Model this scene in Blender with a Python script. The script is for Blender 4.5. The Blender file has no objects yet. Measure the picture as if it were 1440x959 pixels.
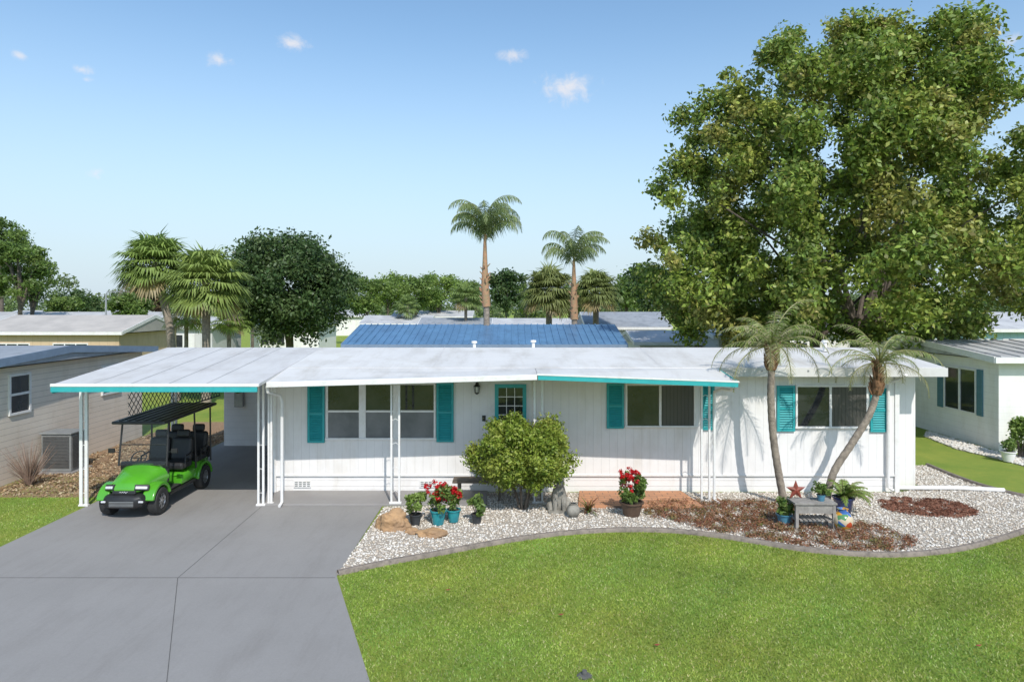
import bpy, bmesh, math, random
import numpy as np
from mathutils import Vector, Matrix
R=math.radians
F=960.0;H=4.6;HY=430.0
col=bpy.context.scene.collection
def GP(px,py,z=0.0):
    Y=(H-z)*F/(py-HY); return ((px-720)*Y/F, Y)
def PX(px,Y): return (px-720)*Y/F
def PZ(py,Y): return H-(py-HY)*Y/F
ORG={}
# ---------------------------------------------------------------- materials
def nt(name):
    m=bpy.data.materials.new(name); m.use_nodes=True
    return m,m.node_tree.nodes,m.node_tree.links,m.node_tree.nodes['Principled BSDF']
def rgb(c): return (c[0],c[1],c[2],1)
def noise(N,L,co,scale,detail=6,rough=.6):
    n=N.new('ShaderNodeTexNoise'); n.inputs['Scale'].default_value=scale; n.inputs['Detail'].default_value=detail
    n.inputs['Roughness'].default_value=rough; L.new(co,n.inputs['Vector']); return n.outputs['Fac']
def ramp(N,L,fac,a,b,lo=.35,hi=.65):
    r=N.new('ShaderNodeValToRGB'); r.color_ramp.elements[0].position=lo; r.color_ramp.elements[1].position=hi
    r.color_ramp.elements[0].color=rgb(a); r.color_ramp.elements[1].color=rgb(b); L.new(fac,r.inputs['Fac']); return r.outputs['Color']
def mulc(N,L,a,b,fac=1.0,mode='MULTIPLY'):
    m=N.new('ShaderNodeMix'); m.data_type='RGBA'; m.blend_type=mode
    if isinstance(fac,float): m.inputs[0].default_value=fac
    else: L.new(fac,m.inputs[0])
    L.new(a,m.inputs[6]) if not isinstance(a,tuple) else setattr(m.inputs[6],'default_value',a)
    L.new(b,m.inputs[7]) if not isinstance(b,tuple) else setattr(m.inputs[7],'default_value',b)
    return m.outputs[2]
def bumpn(N,L,P,h,strength,dist):
    b=N.new('ShaderNodeBump'); b.inputs['Strength'].default_value=strength; b.inputs['Distance'].default_value=dist
    L.new(h,b.inputs['Height']); L.new(b.outputs['Normal'],P.inputs['Normal']); return b
def mat(name,c1,c2=None,scale=4,rough=.6,bump=0,bscale=30,metal=0,spec=.5,coat=0,grime=None,streak=None):
    m,N,L,P=nt(name); tc=N.new('ShaderNodeTexCoord'); co=tc.outputs['Object']
    if c2 is None: c2=tuple(x*.82 for x in c1)
    c=ramp(N,L,noise(N,L,co,scale),c1,c2)
    if grime:
        c=mulc(N,L,c,ramp(N,L,noise(N,L,co,grime[0],8,.7),(1,1,1),grime[1],.5,.72))
    if streak:
        mp=N.new('ShaderNodeMapping'); mp.inputs['Scale'].default_value=(1,.22,1); L.new(co,mp.inputs['Vector'])
        c=mulc(N,L,c,ramp(N,L,noise(N,L,mp.outputs[0],streak[0],9,.72),(1,1,1),streak[1],.47,.7))
    L.new(c,P.inputs['Base Color']); P.inputs['Roughness'].default_value=rough; P.inputs['Metallic'].default_value=metal
    P.inputs['Specular IOR Level'].default_value=spec; P.inputs['Coat Weight'].default_value=coat
    if bump: bumpn(N,L,P,noise(N,L,co,bscale,4),bump,.02)
    return m
def groove_mat(name,c,axis,spacing,width=.08,rough=.5,dark=.55,grime=(1.5,(.86,.83,.78)),depth=.01,lap=False,bs=.6):
    m,N,L,P=nt(name); tc=N.new('ShaderNodeTexCoord'); co=tc.outputs['Object']
    s=N.new('ShaderNodeSeparateXYZ'); L.new(co,s.inputs[0])
    d=N.new('ShaderNodeMath'); d.operation='DIVIDE'; d.inputs[1].default_value=spacing; L.new(s.outputs[axis],d.inputs[0])
    fr=N.new('ShaderNodeMath'); fr.operation='FRACT'; L.new(d.outputs[0],fr.inputs[0])
    mr=N.new('ShaderNodeMapRange'); mr.inputs['From Min'].default_value=0; mr.inputs['From Max'].default_value=width; L.new(fr.outputs[0],mr.inputs['Value'])
    base=ramp(N,L,noise(N,L,co,2.5),c,tuple(x*.94 for x in c))
    g=ramp(N,L,mr.outputs[0],(dark,dark,dark),(1,1,1),0,1)
    cc=mulc(N,L,base,g)
    mp=N.new('ShaderNodeMapping'); mp.inputs['Scale'].default_value=(1,1,.25); L.new(co,mp.inputs['Vector'])
    cc=mulc(N,L,cc,ramp(N,L,noise(N,L,mp.outputs[0],grime[0],8,.7),(1,1,1),grime[1],.5,.75))
    L.new(cc,P.inputs['Base Color']); P.inputs['Roughness'].default_value=rough
    bumpn(N,L,P,fr.outputs[0] if lap else mr.outputs[0],bs,depth)
    return m
def leafmat(name,trans=.3,rough=.5):
    m,N,L,P=nt(name); a=N.new('ShaderNodeAttribute'); a.attribute_name='Col'
    L.new(a.outputs['Color'],P.inputs['Base Color']); P.inputs['Roughness'].default_value=rough; P.inputs['Specular IOR Level'].default_value=.4
    if trans>0:
        t=N.new('ShaderNodeBsdfTranslucent'); L.new(a.outputs['Color'],t.inputs['Color'])
        x=N.new('ShaderNodeMixShader'); x.inputs[0].default_value=trans
        L.new(P.outputs[0],x.inputs[1]); L.new(t.outputs[0],x.inputs[2]); L.new(x.outputs[0],N['Material Output'].inputs['Surface'])
    return m
M={}
M['leaf']=leafmat('leaves',.35,.45); M['stone']=leafmat('stones',0,.8); M['dry']=leafmat('dry_leaves',.15,.8)
M['white']=mat('white_paint',(.78,.78,.78),(.7,.7,.7),2,.45)
M['trimwhite']=mat('trim_white',(.8,.79,.78),(.75,.74,.73),3,.4,grime=(5,(.86,.84,.8)))
M['siding']=groove_mat('white_siding',(.82,.8,.79),0,.2,.06,.5,.82,bs=.35)
M['skirt']=groove_mat('white_skirt',(.82,.8,.79),2,.14,.06,.5,.72)
M['lapcream']=groove_mat('lap_cream',(.8,.71,.61),2,.16,.12,.6,.5,lap=True)
M['lapwhite']=groove_mat('lap_white',(.84,.83,.81),2,.2,.06,.6,.75,lap=True,bs=.3)
M['lapbeige']=groove_mat('lap_beige',(.6,.45,.3),0,.5,.05,.6,.7)
M['lapgrey']=groove_mat('lap_grey',(.6,.6,.6),0,.4,.05,.6,.7)
M['paleblue']=groove_mat('pale_blue',(.42,.63,.68),0,.4,.05,.6,.7)
M['roof']=mat('roof_membrane',(.66,.65,.635),(.6,.59,.58),.5,.65,.15,8,grime=(.9,(.84,.82,.79)),streak=(1.6,(.82,.8,.77)))
M['roof_b']=mat('roof_membrane_grey',(.62,.61,.6),(.57,.56,.555),.6,.6,.15,8,grime=(1.0,(.84,.82,.8)),streak=(1.6,(.82,.8,.78)))
M['bgroof']=mat('distant_white_roof',(.55,.55,.55),(.42,.42,.43),.6,.6,grime=(1,(.7,.7,.7)))
M['greyroof']=mat('grey_roof',(.33,.35,.38),(.26,.28,.31),1,.6,grime=(2,(.7,.7,.7)))
M['paleroof']=mat('pale_ribbed_roof',(.5,.5,.5),(.4,.4,.41),1,.6,grime=(2,(.7,.69,.68)))
M['tanroof']=mat('tan_roof',(.5,.46,.42),(.4,.37,.34),1,.7)
M['blueroof']=mat('blue_metal',(.10,.22,.38),(.085,.185,.33),1,.4,grime=(2,(.75,.75,.75)),streak=(2,(.8,.8,.8)))
M['teal']=mat('teal_paint',(.025,.36,.38),(.02,.31,.33),5,.5)
M['tealtrim']=mat('teal_trim',(.04,.40,.41),(.03,.35,.37),5,.4)
M['shutblue']=mat('blue_grey_shutter',(.10,.22,.27),(.08,.19,.23),5,.5)
M['bluefascia']=mat('blue_grey_fascia',(.2,.27,.37),(.17,.23,.32),4,.5)
M['glass']=mat('window_glass',(.012,.015,.018),(.04,.045,.05),1.6,.04,spec=.9)
M['screen']=mat('window_screen',(.11,.12,.125),(.2,.205,.21),1.3,.3)
M['curtain']=groove_mat('dark_blind',(.085,.08,.075),0,.09,.2,.3,.5)
M['black']=mat('black_plastic',(.015,.015,.016),(.025,.025,.026),6,.4)
M['blackmetal']=mat('black_metal',(.02,.02,.022),(.035,.035,.036),6,.3)
M['rubber']=mat('rubber',(.022,.022,.022),(.035,.035,.035),10,.75)
M['chrome']=mat('alloy',(.4,.4,.41),(.25,.25,.25),8,.3,metal=.6)
M['green']=mat('cart_green',(.085,.36,.02),(.075,.32,.02),3,.25,coat=.8)
M['cushion']=mat('black_vinyl',(.02,.02,.022),(.03,.03,.03),12,.45,.1,60)
M['lamp']=mat('headlamp',(.75,.77,.8),(.55,.55,.57),20,.1,spec=.8)
M['concrete_w']=mat('concrete_slab',(.30,.285,.275),(.265,.25,.245),1.2,.6,.1,60)
M['curb']=mat('curb_concrete',(.27,.225,.19),(.19,.16,.135),6,.85,.4,30,grime=(12,(.6,.6,.6)))
M['bark']=mat('bark',(.17,.14,.115),(.08,.065,.052),4,.9,.9,14)
M['palmbark']=mat('palm_bark',(.36,.3,.24),(.2,.165,.135),9,.9,1,25)
M['palmboot']=mat('palm_boot',(.28,.15,.075),(.13,.07,.035),14,.9,1,30)
M['crownshaft']=mat('palm_shaft',(.45,.23,.13),(.28,.22,.12),7,.8,.5,20)
M['wood']=mat('grey_wood',(.33,.31,.285),(.22,.205,.19),8,.8,.4,40)
M['dwood']=mat('brown_wood',(.17,.135,.10),(.11,.085,.065),8,.7,.3,40)
M['acgrey']=mat('ac_grey',(.25,.26,.26),(.2,.21,.215),6,.5)
M['soil']=mat('soil',(.05,.035,.025),(.03,.02,.015),20,.95,.6,50)
M['rockor']=mat('orange_rock',(.46,.28,.14),(.3,.19,.11),3,.85,1,9)
M['rockgr']=mat('grey_rock',(.34,.32,.28),(.16,.15,.13),6,.9,1,14)
M['potteal']=mat('teal_glaze',(.02,.3,.33),(.02,.2,.25),5,.15,coat=.6)
M['potblue']=mat('blue_glaze',(.02,.04,.16),(.02,.03,.1),5,.15,coat=.6)
M['potltblue']=mat('light_blue_glaze',(.1,.28,.4),(.06,.2,.3),8,.2,coat=.5)
M['potblack']=mat('black_pot',(.03,.035,.04),(.05,.055,.06),5,.5)
M['potbrown']=mat('brown_pot',(.12,.075,.05),(.08,.05,.035),8,.5)
M['rust']=mat('red_rust',(.3,.05,.03),(.17,.05,.03),9,.6)
M['galv']=mat('galvanised',(.4,.41,.42),(.3,.31,.32),9,.4,metal=.4)
M['lattice']=mat('dark_lattice',(.06,.09,.1),(.05,.075,.085),6,.7)
M['joint']=mat('joint',(.12,.118,.115),(.09,.088,.086),6,.9)
# ---------------------------------------------------------------- mesh builder
class MB:
    def __init__(s): s.v=[];s.f=[]
    def add(s,vs,fs):
        n=len(s.v); s.v+=[tuple(v) for v in vs]; s.f+=[tuple(i+n for i in q) for q in fs]; return s
    def box(s,x0,x1,y0,y1,z0,z1):
        return s.add([(x0,y0,z0),(x1,y0,z0),(x1,y1,z0),(x0,y1,z0),(x0,y0,z1),(x1,y0,z1),(x1,y1,z1),(x0,y1,z1)],
            [(0,3,2,1),(4,5,6,7),(0,1,5,4),(1,2,6,5),(2,3,7,6),(3,0,4,7)])
    def obox(s,c,sz,rot=(0,0,0)):
        m=Matrix.Rotation(rot[2],3,'Z')@Matrix.Rotation(rot[1],3,'Y')@Matrix.Rotation(rot[0],3,'X'); c=Vector(c)
        b=MB().box(-sz[0]/2,sz[0]/2,-sz[1]/2,sz[1]/2,-sz[2]/2,sz[2]/2)
        return s.add([c+m@Vector(v) for v in b.v],b.f)
    def slab(s,q,th):
        q=[Vector(p) for p in q]
        return s.add(q+[p-Vector((0,0,th)) for p in q],[(0,1,2,3),(7,6,5,4),(0,4,5,1),(1,5,6,2),(2,6,7,3),(3,7,4,0)])
    def tube(s,pts,rs,n=8,cap=True):
        pts=[Vector(p) for p in pts]
        if not hasattr(rs,'__len__'): rs=[rs]*len(pts)
        T0=(pts[1]-pts[0]).normalized(); up=Vector((0,0,1)) if abs(T0.z)<.9 else Vector((0,1,0))
        A=T0.cross(up).normalized(); vs=[];fs=[]
        for i,p in enumerate(pts):
            T=(pts[min(i+1,len(pts)-1)]-pts[max(i-1,0)]).normalized()
            A=(A-T*A.dot(T)).normalized(); B=T.cross(A)
            for k in range(n):
                a=2*math.pi*k/n; vs.append(p+(A*math.cos(a)+B*math.sin(a))*rs[i])
        for i in range(len(pts)-1):
            for k in range(n):
                a=i*n+k;b=i*n+(k+1)%n; fs.append((a,b,b+n,a+n))
        if cap: fs.append(tuple(range(n-1,-1,-1))); fs.append(tuple(range((len(pts)-1)*n,len(pts)*n)))
        return s.add(vs,fs)
    def lathe(s,prof,c,n=24,axis='Z'):
        vs=[];fs=[]
        for r,h in prof:
            for k in range(n):
                a=2*math.pi*k/n
                if axis=='Z': vs.append((c[0]+r*math.cos(a),c[1]+r*math.sin(a),c[2]+h))
                else: vs.append((c[0]+h,c[1]+r*math.cos(a),c[2]+r*math.sin(a)))
        for i in range(len(prof)-1):
            for k in range(n):
                a=i*n+k;b=i*n+(k+1)%n; fs.append((a,b,b+n,a+n))
        return s.add(vs,fs)
    def prism(s,poly,z0,z1):
        n=len(poly)
        vs=[(p[0],p[1],z0) for p in poly]+[(p[0],p[1],z1) for p in poly]
        fs=[tuple(range(n-1,-1,-1)),tuple(range(n,2*n))]+[(i,(i+1)%n,(i+1)%n+n,i+n) for i in range(n)]
        return s.add(vs,fs)
    def extx(s,poly,x0,x1):   # poly in (y,z)
        n=len(poly); vs=[(x0,p[0],p[1]) for p in poly]+[(x1,p[0],p[1]) for p in poly]
        fs=[tuple(range(n)),tuple(range(2*n-1,n-1,-1))]+[((i+1)%n,i,i+n,(i+1)%n+n) for i in range(n)]
        return s.add(vs,fs)
    def build(s,name,m,parent=None,smooth=False,bevel=0,local=False,loc=None,fixn=True):
        me=bpy.data.meshes.new(name)
        o0=Vector((0,0,0))
        if parent is not None and not local: o0=ORG[parent.name]
        elif parent is None and loc is not None: o0=Vector(loc)
        me.from_pydata([tuple(Vector(v)-o0) for v in s.v] if not (local) else s.v,[],s.f)
        if fixn:
            bm=bmesh.new(); bm.from_mesh(me); bmesh.ops.recalc_face_normals(bm,faces=bm.faces[:]); bm.to_mesh(me); bm.free()
        if smooth:
            for p in me.polygons: p.use_smooth=True
            me.set_sharp_from_angle(angle=R(40))
        me.materials.append(M[m] if isinstance(m,str) else m); me.update()
        o=bpy.data.objects.new(name,me); col.objects.link(o)
        if parent is not None: o.parent=parent
        elif loc is not None: o.location=loc
        ORG[o.name]=o0.copy()
        if bevel:
            b=o.modifiers.new('b','BEVEL'); b.width=bevel; b.segments=3; b.limit_method='ANGLE'; b.angle_limit=R(35)
        return o
def E(name,loc,label,cat,group=None,rz=0):
    o=bpy.data.objects.new(name,None); col.objects.link(o); o.location=loc; o.rotation_euler=(0,0,rz); o.empty_display_size=.1
    o['label']=label; o['category']=cat
    if group: o['group']=group
    ORG[o.name]=Vector(loc); return o
def tag(o,label=None,cat=None,group=None,kind=None):
    if label: o['label']=label
    if cat: o['category']=cat
    if group: o['group']=group
    if kind: o['kind']=kind
    return o
def npmesh(name,V,Fc,C,m,parent=None,loc=(0,0,0),smooth=False):
    V=np.asarray(V,dtype=np.float32); o0=ORG[parent.name] if parent is not None else Vector(loc)
    V=V-np.array(o0,dtype=np.float32); Fc=np.asarray(Fc,dtype=np.int32); k=Fc.shape[1]
    me=bpy.data.meshes.new(name); me.vertices.add(len(V)); me.vertices.foreach_set('co',V.ravel())
    me.loops.add(Fc.size); me.loops.foreach_set('vertex_index',Fc.ravel())
    me.polygons.add(len(Fc)); me.polygons.foreach_set('loop_start',np.arange(len(Fc),dtype=np.int32)*k)
    me.update(calc_edges=True)
    if C is not None:
        a=me.color_attributes.new('Col','FLOAT_COLOR','POINT'); cc=np.ones((len(V),4),dtype=np.float32); cc[:,:3]=C; a.data.foreach_set('color',cc.ravel())
    me.materials.append(M[m] if isinstance(m,str) else m)
    o=bpy.data.objects.new(name,me); col.objects.link(o)
    if parent is not None: o.parent=parent
    else: o.location=loc
    ORG[o.name]=Vector(o0); return o
def cloud(cs,rr,n,size,pal,seed,flat=1.0,out=.5,jit=.3,asp=.5,fuzz=0.0):
    g=np.random.default_rng(seed); cs=np.asarray(cs,float); rr=np.asarray(rr,float)
    p=rr**2/np.sum(rr**2); k=g.choice(len(cs),n,p=p)
    d=g.normal(size=(n,3)); d/=np.linalg.norm(d,axis=1)[:,None]
    u=g.random(n)**.4
    if fuzz:
        u=g.random(n)**.6*(1+fuzz*np.abs(g.normal(size=n)))
        # lumpy, direction dependent radius so that no clump reads as a ball
        ph=g.random((len(cs),3))*6.28; q=ph[k]
        u*=1+.28*np.sin(d[:,0]*5+q[:,0])*np.sin(d[:,1]*5+q[:,1])+.18*np.sin(d[:,2]*9+q[:,2])
    pos=cs[k]+d*(rr[k]*u)[:,None]*np.array([1,1,flat])
    nr=g.normal(size=(n,3)); nr/=np.linalg.norm(nr,axis=1)[:,None]; nr=nr+d*out+np.array([0,0,out*.8]); nr/=np.linalg.norm(nr,axis=1)[:,None]
    t=np.cross(nr,g.normal(size=(n,3))); t/=np.linalg.norm(t,axis=1)[:,None]; b=np.cross(nr,t)
    s=size*(.6+.8*g.random(n)); s=s[:,None]
    V=np.stack([pos-t*s*.5,pos+b*s*asp*.5+nr*s*.08,pos+t*s*.5,pos-b*s*asp*.5+nr*s*.08],1).reshape(-1,3)
    Fc=np.arange(4*n).reshape(n,4)
    pal=np.array(pal); ck=pal[g.integers(0,len(pal),len(cs))][k]; cl=pal[g.integers(0,len(pal),n)]
    C=(ck*.5+cl*.5)*(1+jit*(g.random(n)-.5)*2)[:,None]
    return V,Fc,np.repeat(C,4,0)
OAK=[(.25,.34,.06),(.17,.25,.045),(.36,.39,.08),(.13,.2,.04),(.38,.33,.1),(.22,.31,.06),(.3,.38,.07)]
DARKG=[(.065,.12,.038),(.085,.15,.044),(.13,.185,.068),(.055,.1,.032)]
MIDG=[(.13,.21,.05),(.16,.25,.055),(.21,.29,.07),(.11,.17,.042)]
LTG=[(.2,.3,.06),(.25,.34,.08),(.18,.27,.055)]
def tree(name,label,x,y,zc,rad,zb=0,K=40,rc=(.25,.4),n=12000,size=.22,pal=MIDG,seed=1,tr=.25,group=None,flat=.8,inner=.45,fuzz=.08):
    g=np.random.default_rng(seed); e=E(name,(x,y,zb),label,'tree',group)
    d=g.normal(size=(K,3)); d/=np.linalg.norm(d,axis=1)[:,None]; r=(inner+(1-inner)*g.random(K))*.8
    cs=np.array([x,y,zc])+d*r[:,None]*np.array(rad); cs[:,2]=np.maximum(cs[:,2],zc-rad[2]*.75)
    rr=(rc[0]+(rc[1]-rc[0])*g.random(K))*min(rad)
    V,Fc,C=cloud(cs,rr,n,size,pal,seed+9,flat,fuzz=fuzz)
    npmesh('crown',V,Fc,C,'leaf',e)
    b=MB(); b.tube([(x,y,zb-.1),(x+.1*tr,y,zb+(zc-zb)*.4),(x,y,zc)],[tr,tr*.75,tr*.4],10)
    for i in range(6):
        c=cs[g.integers(0,K)]; b.tube([(x,y,zb+(zc-rad[2]-zb)*.8+.2*i*rad[2]*.4),tuple((np.array([x,y,zc])+c)/2+np.array([0,0,-.1*rad[2]])),tuple(c)],[tr*.5,tr*.3,tr*.1],6)
    b.build('trunk','bark',e,smooth=True)
    return e
class PM:
    def __init__(s): s.v=[];s.f=[];s.c=[]
    def add(s,vs,fs,c):
        n=len(s.v); s.v+=[tuple(v) for v in vs]; s.f+=[tuple(i+n for i in q) for q in fs]; s.c+=[c]*len(vs)
    def build(s,name,parent,m='leaf'):
        me=bpy.data.meshes.new(name); o0=ORG[parent.name]; me.from_pydata([tuple(Vector(v)-o0) for v in s.v],[],s.f)
        a=me.color_attributes.new('Col','FLOAT_COLOR','POINT'); cc=np.ones((len(s.v),4),dtype=np.float32); cc[:,:3]=np.array(s.c); a.data.foreach_set('color',cc.ravel())
        me.materials.append(M[m]); o=bpy.data.objects.new(name,me); col.objects.link(o); o.parent=parent; ORG[o.name]=o0.copy(); return o
def vary(c,r,j=.25):
    k=1+r.uniform(-j,j); return (c[0]*k,c[1]*k,c[2]*k)
def pinnate(P,o,az,el,length,droop,n,ll,lw,c,r,hang=.35,c2=None,late=.8,wind=0):
    o=Vector(o); ds=length/n; pts=[o.copy()]; e=el; p=o.copy(); tw=r.uniform(-.25,.25)
    for i in range(n):
        a=az+tw*i/n; q=i/n
        p=p+(Vector((math.cos(a)*math.cos(e)+wind*q,math.sin(a)*math.cos(e),math.sin(e)))).normalized()*ds; e-=droop/n*((1-late/2)+late*q*1.0); e=max(e,-1.5); pts.append(p.copy())
    for i in range(n):
        t=(pts[i+1]-pts[i]).normalized(); s=t.cross(Vector((0,0,1)))
        if s.length<.05: s=Vector((-math.sin(az),math.cos(az),0))
        s.normalize(); w=.012*(1-i/n)+.006; nn=s.cross(t)
        P.add([pts[i]-s*w,pts[i]+s*w,pts[i+1]+s*w*.8,pts[i+1]-s*w*.8,pts[i]+nn*w*1.6,pts[i+1]+nn*w*1.4],[(0,1,2,3),(0,4,5,3),(1,2,5,4)],(.28,.28,.1))
        if i<n*.12: continue
        f=math.sin(math.pi*min(1,(i/n)*.9+.12))**.6
        for sd in (-1,1):
            for q in (0,.34,.67):
                b=pts[i]+(pts[i+1]-pts[i])*q
                L=ll*f*r.uniform(.75,1.1); d=(s*sd*.85+t*.55+nn*r.uniform(-.1,.35)-Vector((0,0,hang*r.uniform(.5,1.4)))).normalized()
                mid=b+d*L*.5; tip=mid+(d-Vector((0,0,hang*1.2))).normalized()*L*.5
                cc=vary(c if (c2 is None or r.random()<.65) else c2,r)
                P.add([b-t*lw*.5,b+t*lw*.5,mid+t*lw*.5,mid-t*lw*.5,tip],[(0,1,2,3),(3,2,4)],cc)
def fan(P,o,az,el,pet,rad,nseg,c,r,droop=.3):
    o=Vector(o); d=Vector((math.cos(az)*math.cos(el),math.sin(az)*math.cos(el),math.sin(el)))
    s=d.cross(Vector((0,0,1))); s=s.normalized() if s.length>.05 else Vector((1,0,0)); nn=s.cross(d)
    hub=o+d*pet-Vector((0,0,pet*.1)); w=.015
    P.add([o-s*w,o+s*w,hub+s*w,hub-s*w],[(0,1,2,3)],(.2,.23,.08))
    d2=(d-Vector((0,0,.25))).normalized(); da=R(260)/nseg
    for k in range(nseg):
        a=-R(130)+da*(k+.5)+r.uniform(-.03,.03); v=d2*math.cos(a)+s*math.sin(a)+nn*(.18*abs(math.sin(a)))
        L=rad*r.uniform(.85,1.05)*(1-.22*abs(a)/R(120)); m=hub+v*L*.62; tip=m+(v-Vector((0,0,droop*2.6*r.uniform(.6,1.4)))).normalized()*L*.42
        sd=(d2*-math.sin(a)+s*math.cos(a))*L*.6*da*.5
        P.add([hub,m+sd,tip,m-sd],[(0,1,2,3)],vary(c,r))
def pip(pts,poly):
    x=pts[:,0];y=pts[:,1]; ins=np.zeros(len(pts),bool); n=len(poly)
    for i in range(n):
        x1,y1=poly[i];x2,y2=poly[(i+1)%n]
        if y1==y2: continue
        c=((y1>y)!=(y2>y))&(x<(x2-x1)*(y-y1)/(y2-y1)+x1); ins^=c
    return ins
# ---------------------------------------------------------------- ground
def grassmat():
    m,N,L,P=nt('lawn'); tc=N.new('ShaderNodeTexCoord'); co=tc.outputs['Object']
    c=ramp(N,L,noise(N,L,co,60,4,.8),(.17,.25,.04),(.33,.4,.1),.3,.7)
    c=mulc(N,L,c,ramp(N,L,noise(N,L,co,.6,5,.6),(.82,.9,.8),(1.15,1.05,1),.35,.65))
    c=mulc(N,L,c,ramp(N,L,noise(N,L,co,4,6,.7),(1,1,1),(1.25,1.08,1.1),.5,.75))
    L.new(c,P.inputs['Base Color']); P.inputs['Roughness'].default_value=.9; P.inputs['Specular IOR Level'].default_value=.1
    bumpn(N,L,P,noise(N,L,co,80,3,.8),.8,.03); return m
M['grass']=grassmat()
tag(MB().box(-500,500,-60,900,-.5,0).build('ground','grass'),kind='structure')
def drivemat():
    m,N,L,P=nt('driveway_paint'); tc=N.new('ShaderNodeTexCoord'); co=tc.outputs['Object']
    c=ramp(N,L,noise(N,L,co,.5,5,.6),(.268,.256,.246),(.293,.28,.27),.35,.65)
    c=mulc(N,L,c,ramp(N,L,noise(N,L,co,40,4,.8),(.93,.93,.93),(1.06,1.06,1.06),.3,.7))
    mp=N.new('ShaderNodeMapping'); mp.inputs['Scale'].default_value=(1.5,.3,1); L.new(co,mp.inputs['Vector'])
    c=mulc(N,L,c,ramp(N,L,noise(N,L,mp.outputs[0],1.6,8,.75),(1,1,1),(.87,.86,.85),.48,.75))
    L.new(c,P.inputs['Base Color']); P.inputs['Roughness'].default_value=.7
    bumpn(N,L,P,noise(N,L,co,120,3,.8),.25,.006); return m
M['drive']=drivemat()
drv=MB().prism([(-11.6,5.5),(-.7,5.5),(-1.74,8.35),(-2.98,11.6),(-2.98,15.66),(-5.75,15.66),(-5.75,27),(-9.75,27),(-9.75,11.6)],-.2,.012).build('driveway','drive')
tag(drv,kind='structure')
jb=MB(); jb.box(-9.75,-2.99,11.525,11.537,.01,.0155).build('joint','joint',drv)
b=MB(); b.add([(-5.645,11.54,.0155),(-5.635,11.54,.0155),(-5.725,15.66,.0155),(-5.735,15.66,.0155)],[(0,1,2,3)]).build('joint','joint',drv)
b=MB(); b.add([(-2.995,5.6,.0155),(-2.985,5.6,.0155),(-5.635,11.52,.0155),(-5.647,11.52,.0155)],[(0,1,2,3)]); b.build('joint','joint',drv)
tag(MB().box(-5.75,-.6,15.67,16.84,-.1,.05).build('porch_slab','concrete_w',bevel=.01),kind='structure')
cpx=[(475,808),(530,796),(600,783),(680,768),(740,758),(800,751),(870,747),(940,748),(1000,754),(1060,763),(1120,773),(1190,780),(1250,782),(1310,779),(1370,769),(1440,748),(1500,722),(1530,700)]
cw=[GP(*p) for p in cpx]
upx=[(1530,700),(1490,703),(1440,699),(1380,684),(1335,668),(1304,655)]
uw=[GP(*p) for p in upx]
def smooth_path(p,n=6):
    out=[]
    for i in range(len(p)-1):
        p0=p[max(i-1,0)];p1=p[i];p2=p[i+1];p3=p[min(i+2,len(p)-1)]
        for k in range(n):
            t=k/n; out.append(tuple(.5*((2*p1[j])+(-p0[j]+p2[j])*t+(2*p0[j]-5*p1[j]+4*p2[j]-p3[j])*t*t+(-p0[j]+3*p1[j]-3*p2[j]+p3[j])*t**3) for j in range(len(p1))))
    out.append(tuple(p[-1])); return out
edge=smooth_path(cw+uw[1:],5)
cb=MB(); n=len(edge); vs=[];fs=[]
for i,(x,y) in enumerate(edge):
    a=Vector(edge[max(i-1,0)]);c=Vector(edge[min(i+1,n-1)]);t=(c-a).normalized(); s=Vector((-t.y,t.x))
    for (o,z) in ((-.06,0),(-.05,.06),(-.03,.08),(.03,.08),(.05,.06),(.06,0)): vs.append((x+s.x*o,y+s.y*o,z))
for i in range(n-1):
    for k in range(5): a=i*6+k; fs.append((a,a+1,a+7,a+6))
cb.add(vs,fs); cbo=cb.build('garden_curb','curb',loc=(0,0,0),smooth=True)
tag(cbo,'low brown concrete curb curving between lawn and white gravel bed','curb')
bedpoly=[(-2.92,15.6)]+[(x,y) for x,y in edge]+[(10.4,19.6),(10.4,17.2),(9.5,16.8),(-.6,16.8),(-.6,15.64)]
M['bed']=mat('bed_sand',(.46,.41,.35),(.33,.29,.24),25,.9,.6,60)
tag(MB().prism(bedpoly,-.2,.012).build('gravel_bed','bed'),kind='structure')
def ico():
    t=(1+5**.5)/2; v=np.array([(-1,t,0),(1,t,0),(-1,-t,0),(1,-t,0),(0,-1,t),(0,1,t),(0,-1,-t),(0,1,-t),(t,0,-1),(t,0,1),(-t,0,-1),(-t,0,1)],float); v/=np.linalg.norm(v[0])
    f=np.array([(0,11,5),(0,5,1),(0,1,7),(0,7,10),(0,10,11),(1,5,9),(5,11,4),(11,10,2),(10,7,6),(7,1,8),(3,9,4),(3,4,2),(3,2,6),(3,6,8),(3,8,9),(4,9,5),(2,4,11),(6,2,10),(8,6,7),(9,8,1)]); return v,f
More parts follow.
